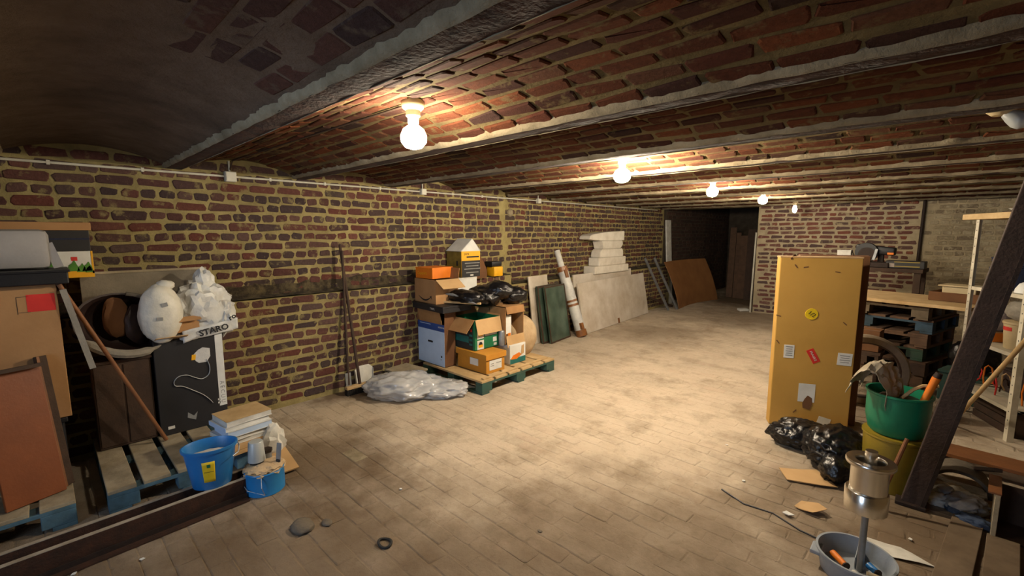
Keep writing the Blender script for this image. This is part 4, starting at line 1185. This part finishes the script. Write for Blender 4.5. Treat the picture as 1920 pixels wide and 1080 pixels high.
MB().prism([(-.03, -.06), (.02, -.07), (.035, -.02), (.03, .03), (.0, .05), (-.02, .02), (-.035, -.02)], .003, mx=Matrix.Translation((-.015, -.0005, .235)) @ Matrix.Rotation(PI / 2, 4, 'X')).build('torn_patch', m_card_dark, t)
for x, z in ((-.27, .94), (-.26, .72), (.12, 1.31), (-.1, 1.345), (-.17, 1.35), (-.1, .14), (.2, .9)):
    sticker('scuff', x, z, .035, .008, m_card_dark, random.uniform(-1, 1))
t = thing('box_side_stand_in', 'darker brown carton standing in for the right side of the tall cardboard box', 'carton', (-.642, 4.60, 0), math.radians(16))
carton(t, .48, .16, 1.43, m_card_dark)  # separate carton that shows as the tall box's dark right side

# black rubbish bag
t = thing('rubbish_bag', 'shiny black rubbish bag slumped before the tall box', 'bag', (-.47, 3.72, 0))
g = MB()
g.blob((-.16, .15, .10), (.20, .13, .10), .22, 1.9, 61, 5, floor=.002, rz=.3)
g.blob((.06, .0, .13), (.17, .20, .13), .22, 2.0, 64, 5, floor=.002, rz=-.3)
g.blob((.10, -.20, .08), (.09, .15, .085), .2, 2.2, 67, 4, floor=.002)
g.build('bag', m_bin_black, t, smooth=180)
MB().tube([(-.30, .12, .08), (-.36, .10, .09), (-.40, .09, .06)], [.03, .05, .01], 8, flat=.5).build('tied_end', m_bin_black, t, smooth=180)
def scrap(name, lb, cat, poly, mat, loc, rz=0, th=.004, bend=0):
    g = MB(); g.prism(poly, th)
    if bend:
        bmesh.ops.subdivide_edges(g.b, edges=list(g.b.edges), cuts=2, use_grid_fill=True)
        for v in g.b.verts: v.co.z += bend * (noise.noise(Vector((v.co.x * 9, v.co.y * 9, loc[0]))) + .6)
    o = g.build(name, mat, loc=loc, rot=(0, 0, rz)); return tag(o, lb, cat)
scrap('cardboard_piece', 'flat torn piece of cardboard on the floor by the black bag', 'cardboard', [(-.17, .06), (.06, .13), (.14, -.06), (.05, -.08), (-.14, -.08)], m_card_pale, (-.49, 3.37, .006), math.radians(20), .005, .008)
scrap('crumpled_paper', 'crumpled beige paper scrap on the floor before the bag', 'paper', [(-.08, .0), (-.03, .06), (.05, .04), (.08, -.02), (.0, -.06)], m_card_pale, (-.42, 2.98, .004), .4, .003, .03)
scrap('white_scrap', 'small white shard left of the crumpled paper', 'scrap', [(-.03, .0), (-.01, .025), (.03, .0), (.0, -.018)], m_white, (-.50, 2.84, .004), .2, .004, .012)
scrap('paper_sheet', 'pale paper sheet behind the steel stand base', 'paper', [(-.13, .05), (.02, .06), (.15, -.01), (-.04, -.06)], m_paper, (-.03, 2.86, .004), .1, .002, .008)
g = MB(); g.tube([(.04 * math.cos(a), .03 * math.sin(a), .008 + .004 * math.sin(2 * a)) for a in [2 * PI * k / 20 for k in range(20)]], .007, 8, closed=True)
tag(g.build('rubber_ring', m_rubber, loc=(-1.975, 1.115, 0), smooth=True), 'small black rubber ring lying alone on the floor', 'ring')
rr = random.Random(5)
for i, (x, y, lb) in enumerate([(-2.35, 1.45, 'tiny white paint flake in the middle of the floor'), (-2.75, .22, 'white flake beside the rusty rails'), (-2.86, -.02, 'second white flake nearer the rails'), (-1.05, 3.5, 'white flake left of the tall box'), (-.80, 3.05, 'white flake left of the cardboard piece'), (.02, 3.05, 'white flake beside the floor plank')]):
    scrap('paint_flake', lb, 'flake', [(-.012, 0), (0, .01), (.014, .002), (.002, -.01)], m_white, (x, y, .003), i, .003, .004)
for i, (x, y, s, lb) in enumerate([(-2.42, .87, .065, 'flat brown chip on the floor, left of the rubber ring'), (-2.36, .98, .03, 'small dark lump beside the flat brown chip'), (-1.45, 1.75, .012, 'tiny dark crumb on the open floor')]):
    o = MB().blob((0, 0, s * .2), (s, s * .8, s * .3), .3, 2.3, 70 + i, 3, floor=.001).build('rubble_piece', m_concrete, loc=(x, y, 0), smooth=180); tag(o, lb, 'rubble')
o = MB().tube([(-.25, .1, .004), (-.1, .03, .005), (.05, .05, .004), (.2, -.02, .005), (.36, -.04, .004)], .005, 6).build('wire', m_black, loc=(-.62, 2.75, 0), smooth=True); tag(o, 'thin dark wire lying on the floor near the steel stand', 'wire')

# yellow bin with the green bucket on top
t = thing('yellow_bin', 'dirty yellow round bin under the green bucket', 'bin', (-.10, 3.66, 0))
MB().lathe([(0, .004), (.145, 0), (.15, .01), (.165, .335), (.172, .34), (.172, .352), (.16, .352), (.145, .03), (0, .03)], 32).build('body', m_binyellow, t, smooth=True)
MB().lathe([(.1, .352), (.166, .354), (.1, .356)], 32).build('lid', m_binyellow, t)
t = thing('green_bucket', 'bright green bucket full of rubbish on the yellow bin', 'bucket', (-.105, 3.66, .3585))
MB().lathe([(0, .004), (.125, 0), (.14, .015), (.158, .10), (.160, .25), (.168, .255), (.168, .268), (.156, .268), (.148, .09), (.12, .02), (0, .02)], 36).build('body', m_green, t, smooth=True)
MB().blob((0, 0, .20), (.115, .115, .04), .25, 3, 12, 3).build('filling', m_leather, t, smooth=180)
t = thing('crumpled_bag', 'dirty white plastic bag hanging out of the green bucket', 'bag', (-.19, 3.60, .60))
path = [(.07, .0, -.10), (.06, -.01, .02), (.035, -.015, .12), (.0, -.02, .185), (-.05, -.03, .20), (-.10, -.035, .16), (-.135, -.04, .10), (-.14, -.045, .055)]
def drape(u, v):
    q = u * (len(path) - 1); i = min(int(q), len(path) - 2); f = q - i
    p = Vector(path[i]).lerp(Vector(path[i + 1]), f)
    w = .07 + .05 * math.sin(PI * min(1, u * 1.1))
    c = (v - .5) * 2
    d = Vector((.35, 1, 0)) * (c * w)
    n = (1 - abs(noise.noise(Vector((u * 4.5, v * 4, 3)))) * 2.4) * .03 + .018 * noise.noise(Vector((u * 11, v * 9, 8)))
    return p + d + Vector((n * .7, n * .5, n - .05 * c * c))
MB().grid(drape, 30, 14, .002).build('bag', m_film, t, smooth=28)
t = thing('orange_crowbar', 'orange hand tool sticking out of the green bucket', 'tool', (-.02, 3.58, .50))
MB().cyl((0, 0, 0), (.075, -.0, .27), .017, .021, 12).build('grip', m_orange, t, smooth=True)
MB().cyl((.0755, 0, .272), (.084, 0, .30), .021, .017, 12).build('end_cap', m_rust_dark, t, smooth=True)
o = MB().tube([(0, 0, 0), (.05, 0, .07), (.09, .01, .10), (.16, .02, .11)], .01, 6).build('pale_twig', m_wood_pale, loc=(-.09, 3.60, .60), smooth=True); tag(o, 'pale forked twig in the green bucket', 'twig')
o = MB().cyl((0, 0, .01), (.10, .11, .43), .013, .011, 10).build('wood_handle', m_wood_mid, loc=(-.14, 3.27, 0)); tag(o, 'short wooden handle between the steel drum and the yellow bin', 'handle')

# polished drum on a shaft standing in a grey tray
t = thing('steel_stand', 'polished steel drum on an upright shaft', 'stand', (-.145, 2.56, .022))
MB().cyl((0, 0, 0), (0, 0, .45), .014, seg=16).build('shaft', m_zinc, t, smooth=True)
MB().cyl((0, 0, .45), (0, 0, .60), .024, seg=18).build('hub', m_chrome, t, smooth=True)
MB().lathe([(.056, .535), (.092, .535), (.095, .540), (.095, .552), (.092, .557), (.060, .557), (.056, .552), (.056, .535)], 40).build('flange_ring', m_chrome, t, smooth=True)
MB().lathe([(.072, .40), (.072, .535), (.068, .535), (.068, .40), (.072, .40)], 40).build('drum', m_chrome, t, smooth=True)
MB().lathe([(.084, .315), (.084, .405), (.080, .41), (.02, .41), (.02, .405), (.079, .40), (.080, .315), (.084, .315)], 40, c=(-.004, 0, 0)).build('lower_sleeve', m_chrome, t, smooth=True)
t = thing('grey_tray', 'round grey dish under the steel stand holding small odds and ends', 'dish', (-.165, 2.55, 0))
MB().lathe([(0, .004), (.13, 0), (.135, .006), (.15, .09), (.158, .094), (.158, .104), (.148, .104), (.128, .02), (0, .02)], 40).build('body', m_greypaint, t, smooth=True)
MB().box((.0, .075, .05), (.004, .13, .055), bev=.001).build('divider', m_greypaint, t)
MB().box((-.150, -.02, .065), (.045, .09, .02), bev=.006).build('side_lug', m_greypaint, t)
for lb, c, mt, p, q in [('orange grip lying in the grey dish', 'grip', m_orange, (-.09, .03, .045), (-.03, -.035, .045)), ('blue clip lying in the grey dish', 'clip', m_blue, (.05, .035, .05), (.085, .0, .05)), ('green ribbed cap in the grey dish', 'cap', m_wood_grey, (.05, -.04, .045), (.10, -.03, .045)), ('pale connector in the grey dish', 'connector', m_paper, (.0, -.06, .04), (.04, -.09, .04))]:
    t = thing(c + '_piece', lb, c, (-.165, 2.55, .0))
    MB().cyl(p, q, .016, .014, 10).build('body', mt, t, smooth=True)
    e = Vector(q) + (Vector(q) - Vector(p)).normalized() * .006
    MB().cyl(q, e, .018, seg=10).build('collar', m_rust_dark, t, smooth=True)

# leaning timber and the stick
t = thing('leaning_timber', 'heavy dark timber leaning across the right side', 'timber', (.005, 3.47, 0))
MB().bar((0, 0, .015), (.355, .02, 2.05), .09, .06, up=(.0, -1, 0), bev=.004).build('timber', M('dark_timber', '40302a', '31241d', 8, .85, .3), t)
MB().bar((.052, .01, .02), (.407, .03, 2.05), .02, .10, up=(.0, -1, 0)).build('dark_edge', m_rust_dark, t)
MB().box((0, -.01, .012), (.14, .09, .022), bev=.004).build('foot_plate', m_rust_dark, t)
o = MB().cyl((0, 0, .02), (.30, -1.1, 1.13), .016, .015, 10).build('pale_stick', m_wood_pale, loc=(.205, 5.20, 0), smooth=True); tag(o, 'pale round stick leaning against the white shelf', 'stick')

# white shelf unit: local x along its front, y towards its back
SH = math.atan2(-.62, .28)
t = thing('shelf_unit', 'white perforated metal shelf unit crowded with odds and ends', 'shelf', (.22, 5.70, 0), SH)
SL, SD = .70, .45
for px, py in ((0, 0), (SL, 0), (0, SD), (SL, SD)):
    sy = 1 if py == 0 else -1; sx = 1 if px == 0 else -1
    g = MB(); g.box((px + sx * .02, py + sy * .001, .865), (.04, .003, 1.73)); g.box((px + sx * .001, py + sy * .02, .865), (.003, .04, 1.73)); o = g.build('post', m_shelf, t)
    if py == 0:
        h = MB()
        for k in range(24): h.cyl((px + sx * .02, -.0012, .1 + .07 * k), (px + sx * .02, .0012, .1 + .07 * k), .005, seg=8)
        h.build('holes', m_ink, o)
for zz in (.26, .69, 1.15):
    g = MB(); g.box((SL / 2, SD / 2, zz - .004), (SL - .006, SD - .006, .006)); g.box((SL / 2, .004, zz - .016), (SL - .008, .003, .03)); g.box((SL / 2, SD - .006, zz - .016), (SL - .008, .003, .03)); g.build('shelf_board', m_shelf, t)
MB().box((SL / 2 - .05, SD / 2, 1.758), (SL + .24, SD + .04, .05), bev=.004).build('top_board', m_wood_pale, t)
shelf = t
SM = Matrix.Translation((.22, 5.70, 0)) @ Matrix.Rotation(SH, 4, 'Z')
def on_shelf(x, y, z): return SM @ Vector((x, y, z))
t = thing('enamel_dish', 'white shallow dish on the top of the shelf unit', 'dish', on_shelf(.32, .16, 1.784))
MB().lathe([(0, .006), (.06, .004), (.11, .03), (.115, .03), (.065, 0), (0, 0)], 24).build('dish', m_paper, t, smooth=True)
o = MB().blob((0, 0, .07), (.12, .10, .085), .3, 2, 91, 4, floor=.0).build('blue_bundle', m_navy, loc=on_shelf(.55, .22, 1.784), smooth=180); tag(o, 'dark blue bundle on the top of the shelf unit', 'bundle')
o = MB().box((0, 0, .01), (.55, .3, .018), bev=.003).build('dark_sheet', m_wood_dark, loc=on_shelf(.30, .30, 1.784), rot=(0, 0, SH)); tag(o, 'thin dark sheet on the top of the shelf unit', 'sheet')
t = thing('white_bowl', 'upturned white bowl on the upper shelf', 'bowl', on_shelf(.50, .14, 1.1495))
MB().lathe([(.095, 0), (.09, .03), (.07, .07), (.035, .09), (0, .092)], 24).build('bowl', m_white, t, smooth=True)
MB().lathe([(.03, .088), (.03, .1), (.026, .1), (0, .096)], 18).build('foot_ring', m_white, t, smooth=True)
t = thing('dark_case', 'dark case on the upper shelf behind the timber', 'case', on_shelf(.20, .22, 1.1495), SH)
MB().box((0, 0, .09), (.30, .25, .178), bev=.01).build('body', m_navy, t); MB().box((0, -.127, .1), (.08, .008, .03), bev=.003).build('clasp', m_zinc, t)
o = MB().blob((0, 0, .06), (.2, .14, .06), .22, 2, 93, 4, floor=.0).build('navy_cloth', m_navy, loc=on_shelf(.22, .22, 1.329), rot=(0, 0, SH), smooth=180); tag(o, 'folded navy cloth on the dark case', 'cloth')
t = thing('brown_case', 'dark brown case at the right of the upper shelf', 'case', on_shelf(.48, .33, 1.1495), SH)
MB().box((0, 0, .14), (.28, .18, .278), bev=.01).build('body', m_leather, t); MB().box((0, -.09, .18), (.285, .006, .014)).build('seam', m_black, t)
t = thing('cream_bucket', 'cream bucket with a red label on the middle shelf', 'bucket', on_shelf(.45, .17, .6895))
MB().lathe([(0, .004), (.11, 0), (.114, .006), (.128, .20), (.135, .205), (.135, .22), (.122, .222), (0, .222)], 28).build('body', m_cream, t, smooth=True)
mx = Matrix.Rotation(SH, 4, 'Z')
def rl(u, v):
    a = -PI / 2 + SH + (u - .5) * .8; r = .1265
    return Vector((r * math.cos(a), r * math.sin(a), .15 + v * .03))
MB().grid(rl, 8, 1, .0015).build('label', m_red, t)
o = MB().blob((0, 0, .08), (.20, .12, .085), .22, 1.8, 95, 4, floor=0).build('grey_cloth', m_grey_cloth, loc=on_shelf(.45, .20, .912), rot=(0, 0, SH), smooth=180); tag(o, 'grey cloth heaped over the cream bucket', 'cloth')
o = MB().blob((0, 0, .10), (.11, .12, .11), .22, 1.8, 97, 4, floor=0).build('pinkish_sack', m_pink, loc=on_shelf(.10, .16, .78), smooth=180); tag(o, 'pinkish grey sack on the orange box of the middle shelf', 'sack')
t = thing('orange_box', 'small orange box at the left end of the middle shelf', 'box', on_shelf(.10, .16, .6895), SH + .2)
MB().box((0, 0, .045), (.2, .16, .088), bev=.003).build('body', m_orange, t); MB().box((0, 0, .085), (.204, .164, .01)).build('lid', m_card, t)
cols = [m_red, m_orange, m_rust, m_red, m_wood_pale, m_rust, m_red, m_orange]
ulab = ['bent red hook, first from the left on the lowest shelf', 'bent orange hook, second from the left on the lowest shelf', 'rusty hook, third from the left on the lowest shelf', 'red hook, fourth from the left on the lowest shelf', 'pale hook, fifth from the left on the lowest shelf', 'rusty hook, sixth from the left on the lowest shelf', 'red hook, seventh from the left on the lowest shelf', 'orange hook, rightmost on the lowest shelf']
for k in range(8):
    x = .08 + .075 * k; h = .16 + .05 * math.sin(k * 2.1); yy = .1 + .05 * (k % 3)
    pts = [(-.03, 0, 0), (-.032, 0, h * .5), (-.02, .01, h * .9), (0, .01, h), (.022, .01, h * .9), (.03, 0, h * .5), (.02, -.02, .05)]
    o = MB().tube(pts, .006, 6).build('bent_hook', cols[k], loc=on_shelf(x, yy, .2665), rot=(.1 * math.sin(k), .1 * math.cos(k * 3), SH + k), smooth=True); tag(o, ulab[k], 'hook', 'tangle of hooks on the lowest shelf')
t = thing('dark_toolbox', 'dark box behind the hooks on the lowest shelf', 'box', on_shelf(.38, .32, .2595), SH)
MB().box((0, 0, .1), (.5, .16, .198), bev=.008).build('body', m_leather, t); MB().box((0, 0, .192), (.51, .17, .02), bev=.004).build('lid', m_rust_dark, t)
t = thing('floor_crate', 'dark wooden crate on the floor under the lowest shelf', 'crate', on_shelf(.36, .24, 0), SH)
for k in range(3): MB().box((0, -.15, .035 + .065 * k), (.5, .014, .055), bev=.002).build('slat', m_wood_dark, t); MB().box((0, .15, .035 + .065 * k), (.5, .014, .055), bev=.002).build('slat', m_wood_dark, t)
for s in (-1, 1): MB().box((s * .243, 0, .1), (.014, .284, .2), bev=.002).build('end', m_wood_dark, t)
MB().box((0, 0, .012), (.47, .28, .014)).build('bottom', m_wood_dark, t)

# stacked pallets with a pale board on top
PSX, PSY, PSR = -.45, 6.72, math.radians(-16)
plab = ['lowest pallet of the stack at right', 'second pallet from the floor in the stack at right', 'third pallet from the floor in the stack at right', 'fourth pallet from the floor in the stack at right', 'fifth pallet from the floor in the stack at right', 'topmost pallet of the stack, under the pale board']
m_shaded_blue = M('shaded_blue_paint', '34495a', '2b3a44', 10, .9, .2)  # pallet colours darkened, shade on this side painted into them
m_shaded_green = M('shaded_green_paint', '22402f', '2a352c', 10, .9, .2)
m_shaded_wood = M('shaded_pallet_wood', '6a5c49', '544838', 9, .9, .25)
paints = [m_timber, m_wood_dark, m_shaded_green, m_timber, m_shaded_blue, m_shaded_wood]  # dark timber and deck colours here stand for shade too
for k in range(6):
    p = pallet(plab[k], (PSX + .02 * math.sin(k * 2), PSY + .02 * math.cos(k * 3), .1455 * k), PSR + PI / 2 + .02 * math.sin(k * 5), .8, 1.15, 6, paints[k], 'stack of pallets at right', m_timber)
zb = .1455 * 6
t = thing('pale_board', 'long pale board lying on the stacked pallets', 'board', (PSX, PSY - .02, zb), PSR)
MB().box((.10, -.03, .018), (1.55, .86, .034), bev=.003).build('board', m_wood_pale, t)
PM = Matrix.Translation((PSX, PSY - .02, zb)) @ Matrix.Rotation(PSR, 4, 'Z')
t = thing('brown_tray', 'brown cardboard tray on the right of the pale board', 'tray', PM @ Vector((.66, .06, .0355)), PSR)
MB().box((0, 0, .008), (.40, .32, .014)).build('base', m_card_dark, t)
for s in (-1, 1):
    MB().bar((s * .2, -.16, .05), (s * .2, .16, .05), .008, .09, up=(0, 0, 1)).build('side', m_card_dark, t); MB().bar((-.2, s * .16, .05), (.2, s * .16, .05), .008, .09, up=(0, 0, 1)).build('side', m_card_dark, t)
t = thing('white_tub', 'cream shallow tub stacked in the brown tray', 'tub', PM @ Vector((.66, .10, .0505)), PSR)
MB().box((0, 0, .07), (.26, .2, .14), bev=.01).build('body', m_cream, t); MB().box((0, 0, .143), (.32, .25, .014), bev=.004).build('rim', m_cream, t)
o = MB().blob((0, 0, .15), (.16, .12, .15), .2, 1.8, 99, 4, floor=0).build('dark_sack', m_bin_black, loc=(.33, 6.02, .30), smooth=180); tag(o, 'dark shiny sack beside the stacked pallets', 'sack')
t = thing('green_crate', 'dark green plastic crate under the dark sack', 'crate', (.30, 6.03, 0), PSR)
MB().box((0, 0, .148), (.34, .24, .296), bev=.008).build('body', m_pal_green, t); MB().box((0, 0, .285), (.36, .26, .025), bev=.004).build('rim', m_pal_green, t)
t = thing('orange_carton', 'brown orange carton between the tall box and the pallets', 'carton', (-.47, 5.92, .40), -.1)
carton(t, .24, .2, .22, m_card_dark)
t = thing('wooden_block', 'wooden trestle block carrying the brown orange carton', 'block', (-.47, 5.92, 0), -.1)
MB().box((0, 0, .385), (.28, .22, .028)).build('top', m_wood_dark, t)
for s in (-1, 1): MB().box((s * .11, 0, .186), (.03, .2, .37)).build('leg', m_wood_dark, t)
# round rim
t = thing('wheel_rim', 'large pale round wheel rim standing behind the green bucket', 'rim', (-.42, 5.30, .33), .25)
def ringp(r, w_, a): return
mx = Matrix.Rotation(PI / 2, 4, 'X')
MB().lathe([(.27, -.05), (.32, -.055), (.335, -.03), (.335, .03), (.32, .055), (.27, .05), (.265, 0), (.27, -.05)], 48, mx=mx).build('rim', m_tyre, t, smooth=True)
MB().lathe([(.255, -.03), (.268, -.045), (.268, .045), (.255, .03), (.255, -.03)], 48, mx=mx).build('inner_band', m_wood_dark, t, smooth=True)
# machine on a dark bench before the far wall
t = thing('dark_bench', 'dark workbench against the far wall behind the tall box', 'bench', (-.62, 8.10, 0), -.1)
MB().box((0, 0, 1.12), (1.05, .5, .05), bev=.004).build('top', m_wood_dark, t)
for sx in (-1, 1):
    for sy in (-1, 1): MB().box((sx * .47, sy * .2, .547), (.07, .07, 1.094)).build('leg', m_wood_dark, t)
MB().box((0, 0, .3), (.9, .4, .02)).build('shelf', m_wood_dark, t)
t = thing('mitre_saw', 'dark power saw with a round guard on the workbench', 'saw', (-.66, 8.02, 1.1455), -.15)
MB().box((0, 0, .035), (.42, .3, .07), bev=.01).build('base', m_rust_dark, t)
MB().box((.02, .02, .235), (.44, .13, .11), bev=.02, rot=Matrix.Rotation(.1, 3, 'Y')).build('motor', m_black, t, smooth=True)
MB().lathe([(0, -.03), (.13, -.03), (.135, 0), (.13, .03), (0, .03)], 28, mx=Matrix.Translation((-.06, -.06, .20)) @ mx).build('guard', m_black, t, smooth=True)
MB().lathe([(0, -.003), (.10, -.003), (.10, .003), (0, .003)], 28, mx=Matrix.Translation((-.05, -.095, .17)) @ mx).build('blade', m_rust_dark, t, smooth=True)
MB().bar((.03, -.10, .10), (.06, -.10, .25), .03, .01, up=(0, 1, 0)).build('guard_lever', m_zinc, t)
MB().box((.20, -.03, .19), (.07, .05, .03), bev=.004).build('switch', m_orange, t)
MB().box((.08, .05, .12), (.06, .06, .14)).build('column', m_rust_dark, t)
t = thing('tool_case', 'black and yellow tool case at the right end of the workbench', 'case', (-.30, 7.96, 1.1455), -.1)
MB().box((0, 0, .05), (.40, .2, .098), bev=.008).build('body', m_black, t)
for zz in (.028, .085): MB().box((.02, -.101, zz), (.26, .004, .014)).build('stripe', m_binyellow, t)
MB().box((-.15, -.102, .04), (.09, .005, .05), bev=.002).build('label', m_pink, t)
t = thing('white_case', 'small white box on the workbench beside the saw', 'box', (-.98, 8.0, 1.1455), 0)
MB().box((0, 0, .11), (.16, .12, .22), bev=.005).build('body', m_paper, t); MB().box((0, 0, .215), (.164, .124, .02), bev=.003).build('lid', m_paper, t)
o = MB().tube([(0, 0, 0), (.0, 0, .12), (-.06, 0, .25)], .006, 6).build('bent_rod', m_wood_grey, loc=(-.86, 8.05, 1.1455)); tag(o, 'thin bent rod standing behind the white box on the workbench', 'rod')

# floor clutter at lower right
t = thing('floor_plank', 'worn plank lying on the floor at lower right', 'plank', (.20, 3.05, 0), math.radians(-6.5))
MB().box((0, 0, .011), (.125, .86, .02), bev=.003).build('plank', m_worn_plank, t)
t = thing('floor_plank', 'second plank lying right of the worn floor plank', 'plank', (.345, 3.02, 0), math.radians(-5))
MB().box((0, 0, .011), (.12, .70, .02), bev=.003).build('plank', m_worn_plank, t)
t = thing('upright_box', 'open dark box with pale wooden edges at lower right', 'box', (.45, 3.48, 0), math.radians(-4))
MB().box((-.105, 0, .125), (.02, .26, .25), bev=.002).build('side', m_wood_grey, t); MB().box((.095, -.02, .10), (.02, .2, .2), bev=.002).build('side', m_wood_grey, t)
MB().box((0, .12, .11), (.19, .015, .22)).build('back', m_wood_dark, t); MB().box((0, 0, .006), (.19, .22, .01)).build('bottom', m_wood_dark, t)
MB().box((-.118, 0, .253), (.05, .26, .008)).build('edge_strip', m_wood_mid, t)
o = MB().bar((0, 0, 0), (.09, -.55, .24), .035, .02, up=(0, 0, 1), bev=.002).build('brown_batten', m_wood_dark, loc=(.26, 4.18, .045)); tag(o, 'dark batten leaning on the open box at lower right', 'batten')
t = thing('long_board', 'long reddish board on supports at the right edge', 'board', (.46, 4.28, 0), math.radians(-3))
MB().box((0, 0, .10), (.80, .22, .025), bev=.003).build('board', m_wood_mid, t)
for s in (-1, 1): MB().box((s * .28, .0, .044), (.08, .18, .086), bev=.003).build('support', m_wood_dark, t)
def dome(u, v):
    a = PI * u
    return Vector((.15 * math.cos(a), -.1 + .2 * v, .003 + .135 * math.sin(a) + .006 * noise.noise(Vector((u * 6, v * 4, 3)))))
o = MB().grid(dome, 24, 6, -.02).build('roof_tile', m_concrete, loc=(.215, 3.95, 0), smooth=60); tag(o, 'arched dark concrete tile before the long board', 'tile')
rl_ = [('grey rag in the heap under the arched tile', m_rag, .11, 3.70, .10), ('pale rag at the right of the rag heap', m_rag, .24, 3.62, .10), ('dark blue rag in the middle of the rag heap', m_bluerag, .20, 3.55, .05), ('blue rag lowest in the rag heap', m_bluerag, .27, 3.46, .06), ('white rag beside the foot of the leaning timber', m_paper, .12, 3.61, .07), ('beige rag at the back of the rag heap', m_white_sack, .19, 3.76, .08)]
for i, (lb, mt, x, y, s) in enumerate(rl_):
    o = MB().blob((0, 0, s * .35), (s, s * .75, s * .45), .4, 1.9, 110 + i * 3, 4, floor=.002, rz=i).build('rag', mt, loc=(x, y, .0), smooth=180); tag(o, lb, 'rag', 'heap of rags')
